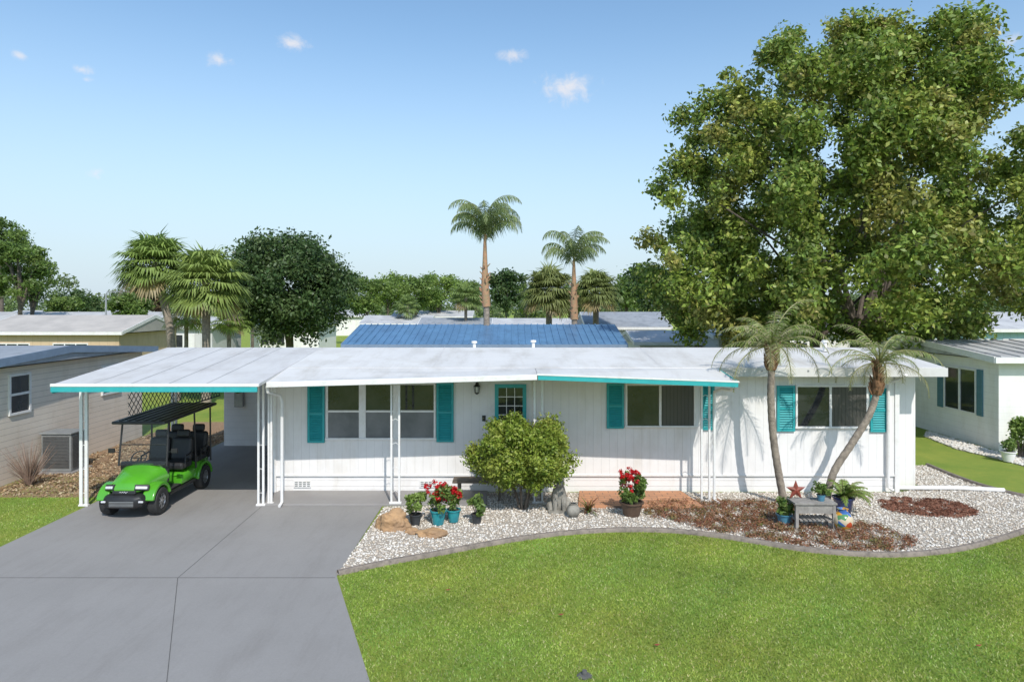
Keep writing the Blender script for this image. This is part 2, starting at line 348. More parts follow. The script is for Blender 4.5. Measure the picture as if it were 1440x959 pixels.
def scatter_stones(poly,n,s0,s1,pal,seed,zb=.012):
    g=np.random.default_rng(seed); P=np.array(poly); lo=P.min(0);hi=P.max(0)
    pts=g.random((n*3,2))*(hi-lo)+lo; pts=pts[pip(pts,poly)][:n]; n=len(pts)
    v,f=ico(); s=(s0+(s1-s0)*g.random(n)**2)[:,None]*np.stack([.7+.6*g.random(n),.7+.6*g.random(n),.45+.35*g.random(n)],1)
    V=v[None]*s[:,None,:]*(.8+.4*g.random((n,12,1))); a=g.random(n)*6.28
    X=V[...,0]*np.cos(a)[:,None]-V[...,1]*np.sin(a)[:,None]; Y=V[...,0]*np.sin(a)[:,None]+V[...,1]*np.cos(a)[:,None]
    V=np.stack([X+pts[:,0:1],Y+pts[:,1:2],V[...,2]+zb+s[:,2:3]*.5+g.random((n,1))*.008],2).reshape(-1,3)
    Fc=(f[None]+12*np.arange(n)[:,None,None]).reshape(-1,3)
    C=np.array(pal)[g.integers(0,len(pal),n)]*(1+.25*(g.random((n,1))-.5)); return V,Fc,np.repeat(C,12,0)
V,Fc,C=scatter_stones(bedpoly,34000,.011,.028,[(.72,.68,.62),(.64,.58,.5),(.52,.44,.35),(.76,.73,.68),(.45,.39,.33),(.68,.62,.54)],3)
tag(npmesh('white_gravel',V,Fc,C,'stone'),'loose white and tan landscaping stones covering the garden bed','gravel',kind='stuff')
g=np.random.default_rng(5)
lawn=[(-1.62,8.05),(-1.74,8.35),(-2.9,11.5)]+[(x,y-.09) for x,y in edge[:-26]]+[(13.5,8.05)]
pts=g.random((330000,2))*np.array([17,7.5])+np.array([-3,7.9]); pts=pts[pip(pts,lawn)]
left=g.random((20000,2))*np.array([3.2,6.3])+np.array([-13,12]); left=left[left[:,0]<-9.82]
pts=np.vstack([pts,left]); n=len(pts)
a=g.random(n)*6.28; h=.014+.024*g.random(n); w=.006+.004*g.random(n)
bx=np.cos(a)*w; by=np.sin(a)*w; lean=g.normal(size=(n,2))*.018
V=np.stack([np.stack([pts[:,0]-bx,pts[:,1]-by,np.zeros(n)],1),np.stack([pts[:,0]+bx,pts[:,1]+by,np.zeros(n)],1),np.stack([pts[:,0]+lean[:,0],pts[:,1]+lean[:,1],h],1)],1).reshape(-1,3)
X_,Y_=pts[:,0],pts[:,1]
patch=(np.sin(X_*1.7+np.sin(Y_*2.1)*1.3)+np.sin(Y_*2.9+X_*.8)+np.sin(X_*5.3-Y_*3.1+np.sin(X_*2.2)*2)+np.sin(X_*11+np.sin(Y_*9)*2)*.9+np.sin(Y_*14+np.sin(X_*8)*2)*.7)
pal=np.array([(.29,.40,.065),(.36,.46,.09),(.2,.33,.05),(.55,.53,.24),(.32,.43,.07)])
C=pal[g.choice(5,n,p=[.3,.27,.18,.10,.15])]*(1+.065*patch+.3*(g.random(n)-.5))[:,None]
C[:,0]*=1+.07*np.sin(X_*.9+Y_*1.3)+.05*np.sin(X_*3.1-Y_*2.2)
tag(npmesh('lawn_grass',V,np.arange(3*n).reshape(n,3),np.repeat(C,3,0),'leaf'),'short mown green lawn grass in front of the gravel bed','grass',kind='stuff')
M['mulch']=mat('orange_mulch',(.36,.23,.13),(.2,.13,.08),14,.95,1,30)
tag(MB().box(-12.98,-9.8,16.4,27,-.1,.01).build('mulch_strip','mulch'),kind='structure')
V,Fc,C=cloud(np.stack([-12.9+3*g.random(500),16.5+8*g.random(500),np.full(500,.03)],1),np.full(500,.25),7000,.08,[(.42,.28,.16),(.3,.2,.12),(.5,.42,.28)],8,flat=.1,out=2)
tag(npmesh('bark_mulch',V,Fc,C,'dry'),'orange bark mulch scattered beside the neighbouring wall','mulch',kind='stuff')
sg=[GP(1300,614),GP(1345,632),GP(1400,645),GP(1470,664),GP(1500,650),(15.2,21.3),(15.2,25)]
tag(MB().prism(sg,-.1,.014).build('gravel_path','bed'),kind='structure')
V,Fc,C=scatter_stones(sg,2500,.03,.06,[(.6,.57,.52),(.55,.5,.44),(.68,.65,.6)],4)
tag(npmesh('side_gravel',V,Fc,C,'stone'),'white gravel strip along the foot of the right neighbouring house','gravel',kind='stuff')
for i,(px,py,l) in enumerate(((630,833,'red fallen leaf on the lawn nearest the driveway'),(789,868,'brown fallen leaf on the lawn near its middle'),(924,911,'dark fallen leaf on the lawn right of the sprinkler'),(1376,912,'red fallen leaf on the lawn at lower right'))):
    x,y=GP(px,py); s=.045; b=MB().add([(x-s,y,.05),(x,y-s*.5,.045),(x+s,y,.06),(x,y+s*.5,.05)],[(0,1,2,3)]); tag(b.build('fallen_leaf','rust',loc=(x,y,.04)),l,'leaf','leaves on the lawn')
# ---------------------------------------------------------------- main house
YF=16.85
house=E('mobile_home',(2,16.85,0),'long white mobile home with teal shutters, flat white roof and carport','house')
def fx(px): return (px-720)*YF/F
def fz(py): return H-(py-HY)*YF/F
w=MB(); w.box(-5.88,9.51,YF,24,.42,3.0); w.box(9.51,10.25,17.35,24,.0,3.0); w.build('wall','siding',house)
MB().box(-5.86,9.49,YF+.03,23.9,-.05,.42).build('skirting','skirt',house)
t=MB(); t.box(-5.9,9.53,YF-.02,YF+.05,.40,.44); t.box(9.44,9.55,YF-.03,YF+.06,0,3.0); t.box(-5.92,-5.82,YF-.03,YF+.06,0,3.0); t.build('corner_trim','trimwhite',house)
rf=MB()
rf.extx([(16.4,3.0),(16.4,3.12),(19.3,3.42),(24.4,3.08),(24.4,2.98)],-5.38,10.42)
rf.box(-5.38,10.45,16.36,16.4,2.9,3.11)
roof=rf.build('roof','roof',house)
for x in (-1.9,3.6,8.9):
    s=MB(); s.add([(x-.015,16.42,3.126),(x+.015,16.42,3.126),(x+.015,19.3,3.427),(x-.015,19.3,3.427)],[(0,1,2,3)]); s.build('roof_seam','roof_b',roof)
for (px,yy,hh) in ((667,19.5,.18),(750,19.6,.2),(1160,18.6,.25)):
    x=PX(px,yy); v=MB(); v.lathe([(.0,hh+.06),(.08,hh+.05),(.085,hh),(.045,hh-.02),(.045,0),(.09,0)],(x,yy,3.36),12); v.build('roof_vent','trimwhite',roof,smooth=True)
for x in np.arange(-5.0,10.2,1.1):
    s=MB(); s.box(x-.02,x+.02,16.35,16.36,3.02,3.06); s.build('bolt','galv',roof)
cp=MB(); cp.extx([(14.5,2.88),(14.5,2.94),(19.3,3.42),(24.4,3.08),(24.4,2.98),(19.3,3.34)],-9.74,-5.382); cpo=cp.build('carport_roof','roof_b',house)
for x in (-8.9,-8.1,-7.3,-6.5):
    s=MB(); s.add([(x-.006,14.5,2.944),(x+.006,14.5,2.944),(x+.006,19.3,3.424),(x-.006,19.3,3.424)],[(0,1,2,3)]); s.build('roof_seam','acgrey',cpo)
MB().box(-9.78,-5.36,14.44,14.495,2.885,2.95).build('gutter','trimwhite',house,bevel=.01)
MB().box(-9.77,-5.4,14.45,14.5,2.775,2.884).build('fascia','tealtrim',house)
MB().box(-9.78,-9.745,14.5,19,2.74,2.9).build('fascia','tealtrim',house)
for yy in (16.2,18.6,21.2): MB().box(-9.6,-5.9,yy,yy+.08,2.86+(.1*(min(yy,19.3)-14.5))-.12,2.86+(.1*(min(yy,19.3)-14.5))-.01 if yy<19 else 3.15).build('roof_beam','trimwhite',house)
aw=MB(); aw.slab([(-5.38,15.0,2.93),(.55,15.0,3.09),(.55,16.36,3.11),(-5.38,16.36,3.115)],.05); aw.build('porch_roof','roof',house)
aw=MB(); aw.slab([(.56,15.0,3.09),(4.92,15.0,2.93),(4.92,16.36,3.1),(.56,16.36,3.11)],.05); aw.build('porch_roof','roof',house)
aw=MB(); aw.slab([(-5.38,14.93,2.93),(.55,14.93,3.095),(.55,14.99,3.095),(-5.38,14.99,2.93)],.12); aw.build('gutter','trimwhite',house,bevel=.01)
aw=MB(); aw.slab([(.57,14.93,3.08),(4.95,14.93,2.92),(4.95,14.99,2.92),(.57,14.99,3.08)],.1); aw.build('fascia','tealtrim',house)
aw=MB(); aw.slab([(.55,14.92,3.115),(4.97,14.92,2.955),(4.97,15.0,2.955),(.55,15.0,3.115)],.035); aw.build('gutter','trimwhite',house)
MB().slab([(4.93,15.0,2.95),(4.97,15.0,2.95),(4.97,16.35,3.08),(4.93,16.35,3.08)],.12).build('fascia','tealtrim',house)
def window(px0,px1,py0,py1,cols,rows=2,par=None,kinds=None):
    x0,x1,z1,z0=fx(px0),fx(px1),fz(py0),fz(py1); t=.05; b=MB(); y0,y1=YF-.05,YF-.002
    b.box(x0,x1,y0,y1,z1-t,z1); b.box(x0-.02,x1+.02,y0-.02,y1,z0,z0+t)
    b.box(x0,x0+t,y0,y1,z0+t,z1-t); b.box(x1-t,x1,y0,y1,z0+t,z1-t)
    xs=[x0+t]+[fx(c) for c in cols]+[x1-t]; mw=.085 if rows==2 else .03
    for c in cols: b.box(fx(c)-mw,fx(c)+mw,y0,y1,z0+t,z1-t)
    zm=(z0+z1)/2
    def ends(i): return xs[i]+(mw if i else 0), xs[i+1]-(mw if i<len(xs)-2 else 0)
    if rows==2:
        for i in range(len(xs)-1): a,c=ends(i); b.box(a,c,y0+.008,y1,zm-.025,zm+.025)
    o=b.build('window','trimwhite',par,bevel=.006)
    for i in range(len(xs)-1):
        a,c=ends(i)
        if rows==2:
            MB().box(a,c,YF-.025,YF-.004,zm+.025,z1-t).build('pane','glass',o); MB().box(a,c,YF-.02,YF-.004,z0+t,zm-.025).build('pane','screen',o)
        else:
            MB().box(a,c,YF-.025,YF-.004,z0+t,z1-t).build('pane','glass' if i==0 else 'curtain',o)
    return o
window(459,613,538,618,[510,558],2,house)
window(879,978,539,601,[928],1,house)
window(1118,1220,541,602,[1167],1,house)
def shutter(px0,px1,py0,py1,par,m='teal'):
    x0,x1,z1,z0=fx(px0),fx(px1),fz(py0),fz(py1); y0,y1=YF-.055,YF-.004; t=.055; b=MB()
    b.box(x0,x0+t,y0,y1,z0,z1); b.box(x1-t,x1,y0,y1,z0,z1); zm=(z0+z1)/2
    for z in (z0,zm-t/2,z1-t): b.box(x0+t,x1-t,y0,y1,z,z+t)
    for (a,c) in ((z0+t,zm-t/2),(zm+t/2,z1-t)):
        k=int((c-a)/.055)
        for i in range(k): b.obox(((x0+x1)/2,YF-.032,a+(i+.5)*(c-a)/k),(x1-x0-2*t,.01,.055),(R(-38),0,0))
    b.box(x0+t,x1-t,YF-.012,YF-.003,z0+t,z1-t)
    return b.build('shutter',m,par)
for s_ in ((433,457,541,622),(614,638,538,621),(853,877,539,602),(986,1004,541,604),(1092,1117,542,606),(1223,1247,546,607)): shutter(*s_,house)
x0,x1=fx(690),fx(744)
d=MB(); d.box(x0-.06,x0,YF-.05,YF-.002,.42,fz(537)); d.box(x1,x1+.06,YF-.05,YF-.002,.42,fz(537)); d.box(x0-.06,x1+.06,YF-.05,YF-.002,fz(537),fz(533)); d.build('door_frame','trimwhite',house)
d=MB(); d.box(x0,x1,YF-.03,YF-.002,.42,fz(537)); do=d.build('door','trimwhite',house)
gx0,gx1,gz1,gz0=fx(701),fx(735),fz(545),fz(608); d=MB(); d.box(gx0,gx1,YF-.04,YF-.031,gz0,gz1); d.build('pane','glass',do)
d=MB()
for k in range(1,3): x=gx0+(gx1-gx0)*k/3; d.box(x-.008,x+.008,YF-.05,YF-.041,gz0,gz1)
for k in range(1,5): z=gz0+(gz1-gz0)*k/5; d.box(gx0,gx1,YF-.052,YF-.0505,z-.01,z+.01)
d.build('muntin','trimwhite',do)
d=MB(); q=.09; d.box(gx0-q,gx0,YF-.055,YF-.031,gz0-q,gz1+q); d.box(gx1,gx1+q,YF-.055,YF-.031,gz0-q,gz1+q); d.box(gx0,gx1,YF-.055,YF-.031,gz1,gz1+q); d.box(gx0,gx1,YF-.055,YF-.031,gz0-q,gz0); d.build('glass_surround','tealtrim',do)
d=MB(); d.box(x0+.01,x0+.05,YF-.09,YF-.031,1.35,1.5); d.build('handle','black',do,bevel=.01)
lx,lz=fx(671),fz(545)
d=MB(); d.box(lx-.04,lx+.04,YF-.02,YF-.002,lz-.1,lz+.12); d.tube([(lx,YF-.02,lz+.1),(lx,YF-.1,lz+.15),(lx,YF-.13,lz+.1)],.012,6); d.lathe([(0,.12),(.03,.11),(.085,.05),(.085,.04),(.03,.04)],(lx,YF-.13,lz),6); d.lathe([(0,-.16),(.03,-.14),(.055,-.12),(.055,-.105),(0,-.105)],(lx,YF-.13,lz),6)
for k in range(6): a=k*math.pi/3; d.tube([(lx+.05*math.cos(a),YF-.13+.05*math.sin(a),lz-.11),(lx+.075*math.cos(a),YF-.13+.075*math.sin(a),lz+.045)],.006,4)
lo=d.build('wall_lantern','black',house); MB().lathe([(.045,-.1),(.068,.04)],(lx,YF-.13,lz),6).build('lantern_glass','lamp',lo)
d=MB(); d.box(fx(678),fx(683),YF-.02,YF-.002,fz(592),fz(584)); d.build('doorbell','black',house)
def post(x,y,zt,zb=.012,gap=.09,r=.022):
    b=MB(); b.box(x-gap-r,x-gap+r,y-.025,y+.025,zb,zt); b.box(x+gap-r,x+gap+r,y-.025,y+.025,zb,zt)
    for z in np.arange(zb+.25,zt-.1,.55): b.tube([(x-gap,y,z),(x,y,z+.05),(x+gap,y,z)],.008,5)
    b.box(x-gap-.05,x+gap+.05,y-.04,y+.04,zb,zb+.04); b.box(x-gap-.04,x+gap+.04,y-.03,y+.03,zt-.06,zt)
    return b.build('post','trimwhite',house,bevel=.004)
post(PX(118,15.66),15.66,3.0,gap=.06,r=.035)
post(PX(367,15.7),15.7,3.0,gap=.055); post(PX(556,15.72),15.72,2.97,.05)
post(PX(757,15.9),15.9,3.0); post(PX(992,16.0),16.0,2.93); post(PX(380,15.8),15.8,2.92,gap=.03)
for yy in (19.2,22.8): post(-9.5,yy,3.2,gap=.05,r=.03)
def spout(pts,r=.035):
    b=MB(); b.tube(pts,r,8); return b.build('downspout','trimwhite',house,smooth=True)
x=PX(384,15.1)
spout([(x-.1,15.0,2.84),(x-.1,15.05,2.7),(x-.02,15.6,2.55),(x+.0,15.68,2.4),(x,15.68,.1),(x,15.5,.05)])
x=PX(1004,15.95); spout([(4.85,14.99,2.82),(4.85,15.1,2.74),(4.78,15.6,2.7),(x,15.9,2.6),(x,15.93,2.4),(x,15.93,.1),(x+.05,15.7,.05)])
x=PX(1254,16.6); spout([(x+.2,16.35,2.95),(x+.2,16.5,2.85),(x,16.72,2.7),(x,16.76,2.5),(x,16.76,.15),(x+.1,16.7,.08)],.04)
p0=GP(1256,690);p1=GP(1340,688);p2=GP(1396,687)
b=MB(); b.tube([(p0[0],p0[1]-.05,.09),(p1[0],p1[1]-.15,.08),(p2[0],p2[1]-.4,.07)],.055,10); tag(b.build('drain_pipe','trimwhite',loc=(p0[0],p0[1],0),smooth=True),'white drain pipe lying on gravel at the right corner of the home','pipe')
for (a,c) in ((413,437),(590,613)):
    b=MB(); X0,X1=fx(a),fx(c); b.box(X0,X1,YF-.0,YF+.028,.12,.28)
    o=b.build('vent','trimwhite',house); s=MB()
    for k in range(4):
        for j in range(3): s.box(X0+.03+k*.1,X0+.1+k*.1,YF-.006,YF-.001,.145+j*.045,.17+j*.045)
    s.build('vent_grille','acgrey',o)
b=MB(); b.box(-9.45,-5.9,22.4,27,0,2.95); b.build('storage_wall','lapwhite',house)
b=MB(); X=PX(330,22.3); b.box(X-.0,X+.28,22.25,22.39,1.3,2.1); mo=b.build('meter_box','galv',house,bevel=.01)
b=MB().tube([(X+.14,22.26,1.85),(X+.14,22.18,1.85)],.1,14); b.build('meter_dial','glass',mo)
b=MB(); ya,yb,za,zb=16.9,22.2,1.7,2.6
b.box(-9.52,-9.48,ya,yb,za-.03,za); b.box(-9.52,-9.48,ya,yb,zb,zb+.03)
for k in range(-8,36):
    y=ya+k*.2
    for sgn in (1,-1):
        (a0,c0),(a1,c1)=[(y,za),(y+(zb-za),zb)] if sgn==1 else [(y+(zb-za),za),(y,zb)]
        lo=max(0,min(1,(ya-a0)/(a1-a0))); hi=max(0,min(1,(yb-a0)/(a1-a0)))
        if lo>hi: lo,hi=hi,lo
        if hi-lo<.02: continue
        b.tube([(-9.5+sgn*.006,a0+(a1-a0)*lo,c0+(c1-c0)*lo),(-9.5+sgn*.006,a0+(a1-a0)*hi,c0+(c1-c0)*hi)],.011,4)
b.build('lattice_panel','lattice',house)
def brickmat():
    m,N,L,P=nt('pavers'); tc=N.new('ShaderNodeTexCoord'); t=N.new('ShaderNodeTexBrick'); L.new(tc.outputs['Object'],t.inputs['Vector'])
    t.inputs['Color1'].default_value=(.56,.27,.14,1); t.inputs['Color2'].default_value=(.44,.22,.12,1); t.inputs['Mortar'].default_value=(.2,.13,.09,1); t.inputs['Scale'].default_value=1.6
    t.inputs['Mortar Size'].default_value=.015; L.new(t.outputs['Color'],P.inputs['Base Color']); P.inputs['Roughness'].default_value=.85
    bumpn(N,L,P,t.outputs['Fac'],-.4,.01); return m
M['paver']=brickmat()
tag(MB().prism([(1.5,15.5),(4.35,15.4),(4.15,16.75),(1.65,16.75)],0,.07).build('paver_patio','paver',bevel=.01),kind='structure')
# ---------------------------------------------------------------- bench
be=E('garden_bench',(-.35,16.2,0),'low brown slatted bench against the white wall behind the round shrub','bench')
b=MB()
for k in range(5): y=16.0+k*.1; b.box(-1.4,.85,y,y+.08,.44,.48)
b.build('seat','dwood',be)
for x in (-1.25,-.3,.7):
    b=MB(); b.box(x-.03,x+.03,16.02,16.08,0,.44); b.box(x-.03,x+.03,16.4,16.46,0,.44); b.box(x-.02,x+.02,16.08,16.4,.34,.4); b.build('leg','dwood',be)
# ---------------------------------------------------------------- shrub
def shrub(name,label,x,y,zc,rad,n,size,pal,seed,K=30,cat='shrub',r0=.45,r1=.82,rc=(.28,.42)):
    g=np.random.default_rng(seed); e=E(name,(x,y,0),label,cat)
    d=g.normal(size=(K,3)); d/=np.linalg.norm(d,axis=1)[:,None]; r=r0+(r1-r0)*g.random(K)
    cs=np.array([x,y,zc])+d*r[:,None]*np.array(rad); rr=(rc[0]+(rc[1]-rc[0])*g.random(K))*min(rad)
    V,Fc,C=cloud(cs,rr,n,size,pal,seed+1,.95,fuzz=.05); npmesh('foliage',V,Fc,C,'leaf',e)
    b=MB()
    for k in range(7):
        a=k*.9; q=.55*rad[0]; b.tube([(x+.06*math.cos(a),y+.06*math.sin(a),0),(x+.25*q*math.cos(a),y+.2*q*math.sin(a),zc*.35),(x+q*math.cos(a),y+q*math.sin(a),zc)],[.03,.025,.012],6)
    b.build('stem','bark',e,smooth=True); return e
shrub('round_shrub','large round clipped green shrub with bare stems in front of the door',PX(735,15.4),15.4,1.30,(1.45,1.25,1.0),52000,.075,[(.24,.33,.045),(.31,.38,.06),(.18,.27,.04),(.36,.38,.08)],21,K=170,r0=.4,r1=.8,rc=(.19,.26))
# ---------------------------------------------------------------- pots
def pot(name,label,px,py,r,h,m,plant,zt,pw,seed,flowers=None,pal=MIDG,n=500,size=.09,style='leafy',zb=.03,pos=None,cat='potted plant'):
    x,y=pos if pos else GP(px,py); y+=r; e=E(name,(x,y,zb),label,cat)
    b=MB(); b.lathe([(0,0),(r*.68,0),(r*.78,h*.3),(r*.95,h*.88),(r*1.08,h*.9),(r*1.08,h),(r*.95,h),(r*.9,h*.9),(0,h*.9)],(x,y,zb),22); b.build('pot',m,e,smooth=True)
    MB().lathe([(0,h*.93),(r*.88,h*.91)],(x,y,zb),16).build('soil','soil',e)
    g=np.random.default_rng(seed); rr=random.Random(seed)
    if style=='leafy':
        K=14; cs=np.stack([x+(g.random(K)-.5)*pw*.7,y+(g.random(K)-.5)*pw*.7,zb+h+(zt-h)*(.1+.75*g.random(K))],1)
        V,Fc,C=cloud(cs,np.full(K,pw*.2),n,size,pal,seed+2); npmesh('foliage',V,Fc,C,'leaf',e)
        b=MB()
        for k in range(6): b.tube([(x,y,zb+h*.8),tuple(cs[k])],.008,5)
        b.build('stem','bark',e)
    else:
        P=PM()
        for k in range(26):
            pinnate(P,(x,y,zb+h*.9),rr.uniform(0,6.28),rr.uniform(.5,1.4),rr.uniform(.6,1)*(zt-h)*1.15,1.8,8,.12,.025,pal[k%len(pal)],rr)
        P.build('foliage',e)
    if flowers:
        K=flowers[1]; cs=[]
        for k in range(K):
            a=rr.uniform(0,6.28); q=pw*.5*rr.uniform(.1,1); cs.append((x+q*math.cos(a),y+q*math.sin(a),zb+h+(zt-h)*rr.uniform(.35,1)))
        V,Fc,C=cloud(cs,np.full(K,.055),K*26,.06,flowers[0],seed+5,out=1); npmesh('flowers',V,Fc,C,'leaf',e)
    return e
REDF=[(.6,.01,.015),(.5,.008,.02),(.7,.03,.03)]
pot('potted_plant','small dark pot of upright green leaves at the left end of the gravel',583,742,.13,.22,'potblack','l',.78,.42,31,pal=LTG,n=600)
pot('flower_pot','teal glazed pot crowded with tall red flowers, left of the pair',615,742,.17,.3,'potteal','l',.85,.55,32,flowers=(REDF,30),n=500)
pot('flower_pot','teal glazed pot of red flowers beside a small black pot, right of the pair',637,738,.15,.26,'potteal','l',.7,.42,33,flowers=(REDF,24),n=400)
pot('potted_plant','small black pot with bushy green leaves right of the red flowers',670,740,.12,.2,'potblack','l',.62,.36,34,pal=MIDG,n=450)
pot('flower_pot','wide brown bowl of red geraniums standing in front of the pavers',891,731,.25,.3,'potbrown','l',.98,.6,35,flowers=(REDF,32),n=900,size=.1)
pot('potted_plant','light blue pot of green leaves left of the grey garden table',1107,742,.16,.22,'potltblue','l',.58,.42,36,pal=MIDG,n=500)
pot('potted_fern','dark blue glazed pot with an arching bright green fern',1193,727,.22,.36,'potblue','f',1.02,.6,37,pal=LTG,style='fern')
tx,ty=GP(1149,748); ty+=.25
te=E('garden_table',(tx,ty,0),'small weathered grey wooden table standing in the brown ground cover','table')
b=MB()
for k in range(5): b.box(tx-.43,tx+.43,ty-.22+k*.09,ty-.14+k*.09,.54,.575)
b.build('tabletop','wood',te)
b=MB()
for k in range(9): b.box(tx-.4+k*.09,tx-.34+k*.09,ty-.18,ty+.2,.2,.22)
b.build('shelf','wood',te)
for sx in (-1,1):
    for sy in (-1,1): b=MB(); b.box(tx+sx*.38-.03,tx+sx*.38+.03,ty+sy*.17-.03,ty+sy*.17+.03,0,.54); b.build('leg','wood',te)
b=MB(); b.box(tx-.36,tx+.36,ty-.19,ty-.17,.36,.53); b.build('apron','wood',te)
sx_,sy_=tx-.28,ty+.12; b=MB(); vs=[(sx_,sy_-.05,.575+.18),(sx_,sy_+.02,.575+.18)]
for k in range(10):
    a=math.pi/2+k*math.pi/5; q=.215 if k%2==0 else .09; vs.append((sx_+q*math.cos(a),sy_,.575+.178+q*math.sin(a)))
fs=[]
for k in range(10): a=2+k;c=2+(k+1)%10; fs+= [(0,a,c),(1,c,a)]
b.add(vs,fs); tag(b.build('metal_star','rust',loc=(sx_,sy_,.575)),'rusty red five pointed metal star standing on the grey table','garden ornament')
pot('potted_plant','little leafy plant in a pale pot on the grey garden table',0,0,.09,.13,'potltblue','l',.38,.34,38,pal=MIDG,n=350,size=.07,zb=.577,pos=(tx+.18,ty-.12))
def mosaic():
    m,N,L,P=nt('mosaic'); tc=N.new('ShaderNodeTexCoord'); v=N.new('ShaderNodeTexVoronoi'); v.inputs['Scale'].default_value=9; L.new(tc.outputs['Object'],v.inputs['Vector'])
    s=N.new('ShaderNodeSeparateColor'); L.new(v.outputs['Color'],s.inputs[0]); r=N.new('ShaderNodeValToRGB'); r.color_ramp.interpolation='CONSTANT'
    el=r.color_ramp.elements; el[0].color=(.6,.5,.35,1); el[1].position=.35; el[1].color=(.6,.3,.04,1)
    for p,c in ((.55,(.1,.25,.1,1)),(.7,(.5,.08,.03,1)),(.85,(.06,.15,.4,1))): e=el.new(p); e.color=c
    L.new(s.outputs[0],r.inputs['Fac']); L.new(r.outputs[0],P.inputs['Base Color']); P.inputs['Roughness'].default_value=.2; return m
M['mosaic']=mosaic()
ox,oy=GP(1192,751); oy+=.2
oe=E('ceramic_orb',(ox,oy,.02),'round painted ceramic orb in orange, cream and blue beside the grey table','garden ornament')
b=MB(); b.lathe([(.1,0)]+[(.2*math.sin(math.pi*k/12),.2-.2*math.cos(math.pi*k/12)) for k in range(3,11)]+[(.1,.4),(.08,.42),(.11,.44),(.07,.44),(.05,.4)],(ox,oy,.02),24); b.build('body','mosaic',oe,smooth=True)
from mathutils import noise as mn
def rock(name,label,px,py,sz,m,seed,cat='rock'):
    x,y=GP(px,py); y+=sz[1]*.8; me=bpy.data.meshes.new(name); bm=bmesh.new(); bmesh.ops.create_icosphere(bm,subdivisions=4,radius=1)
    for v in bm.verts:
        k=1+.4*mn.noise(v.co*1.3+Vector((seed*7,0,0)))+.2*abs(mn.noise(v.co*3.5+Vector((0,seed,0))))+.05*mn.noise(v.co*12); v.co=Vector((v.co.x*sz[0]*k,v.co.y*sz[1]*k,max(-.3,v.co.z*k)*sz[2]+sz[2]*.28))
    bm.to_mesh(me); bm.free(); me.materials.append(M[m]); o=bpy.data.objects.new(name,me); col.objects.link(o); o.location=(x,y,.01)
    return tag(o,label,cat)
rock('boulder','rough orange brown boulder at the left corner of the gravel bed',552,748,(.33,.25,.28),'rockor',1)
rock('flat_stone','flat tan stone lying in gravel before the teal flower pots',607,757,(.3,.2,.1),'rockor',2)
rock('flat_stone','small flat stone in gravel right of the orange boulder',578,752,(.14,.12,.07),'rockor',5)
x,y=GP(787,722); y+=.2
oe=E('stone_ornament',(x,y,.01),'weathered grey stone animal figure seated in the gravel beside the shrub','garden ornament')
b=MB(); b.tube([(x,y+.1,.0),(x,y+.1,.15),(x,y+.05,.35),(x,y-.02,.52),(x,y-.05,.62)],[.17,.2,.17,.13,.09],12); b.tube([(x,y-.0,.55),(x,y-.06,.65),(x,y-.16,.66),(x,y-.24,.62)],[.1,.125,.1,.05],10)
for s_ in (-1,1):
    b.tube([(x+s_*.09,y-.05,.4),(x+s_*.1,y-.13,.15),(x+s_*.1,y-.15,.02),(x+s_*.1,y-.23,.02)],[.07,.05,.045,.04],8); b.tube([(x+s_*.15,y+.12,.18),(x+s_*.19,y-.02,.12),(x+s_*.19,y-.1,.03)],[.12,.1,.05],8)
    b.tube([(x+s_*.07,y-.04,.72),(x+s_*.09,y-.03,.79)],[.04,.015],6)
b.build('figure','rockgr',oe,smooth=True); MB().box(x-.25,x+.25,y-.28,y+.28,0,.05).build('plinth','rockgr',oe,bevel=.01)
x,y=GP(807,731); b=MB(); b.lathe([(.0,.0),(.1,0)]+[(.15*math.sin(math.pi*k/10),.15-.15*math.cos(math.pi*k/10)) for k in range(2,9)]+[(.08,.29),(.1,.31),(.06,.31)],(x,y+.15,.01),20)
tag(b.build('stone_vase','rockgr',loc=(x,y+.15,.01),smooth=True),'small round pale stone vase right of the stone animal','vase')
def spiky(name,label,px,py,L,n,pal,seed):
    x,y=GP(px,py); e=E(name,(x,y,0),label,'plant'); P=PM(); r=random.Random(seed)
    for k in range(n):
        az=r.uniform(0,6.28); el=r.uniform(.3,1.3); d=Vector((math.cos(az)*math.cos(el),math.sin(az)*math.cos(el),math.sin(el))); s=Vector((-math.sin(az),math.cos(az),0)); l=L*r.uniform(.6,1.1)
        o=Vector((x,y,.02)); m=o+d*l*.55; t=m+(d-Vector((0,0,.6))).normalized()*l*.5
        P.add([o-s*.012,o+s*.012,m+s*.018,m-s*.018,t],[(0,1,2,3),(3,2,4)],vary(pal[k%len(pal)],r))
    P.build('leaves',e); return e
spiky('bromeliad','small spiky red and green plant left of the brick pavers',828,722,.42,50,[(.2,.08,.04),(.1,.15,.03),(.28,.16,.06)],41)
gc=[GP(*p) for p in [(900,712),(940,706),(1085,706),(1125,716),(1130,740),(1180,746),(1215,735),(1250,745),(1290,764),(1275,775),(1200,777),(1140,772),(1090,764),(1020,752),(960,738),(915,728)]]
g=np.random.default_rng(9)
pts=g.random((3000,2))*np.array([8,5])+np.array([1.5,12]); pts=pts[pip(pts,gc)][:680]
cs=np.column_stack([pts,.02+.05*g.random(len(pts))]); V,Fc,C=cloud(cs,np.full(len(cs),.12),34000,.05,[(.26,.10,.055),(.32,.15,.08),(.17,.075,.045),(.14,.17,.04),(.38,.24,.15),(.28,.12,.06)],10,flat=.6,asp=.35,out=1)
tag(npmesh('ground_cover',V,Fc,C,'dry'),'low reddish brown ground cover plants spread over the gravel bed','ground cover',kind='stuff')
cx,cy=GP(1302,714); a=g.random(260)*6.28; q=np.sqrt(g.random(260)); cs=np.stack([cx+q*1.0*np.cos(a),cy+q*.75*np.sin(a),np.full(260,.04)],1)
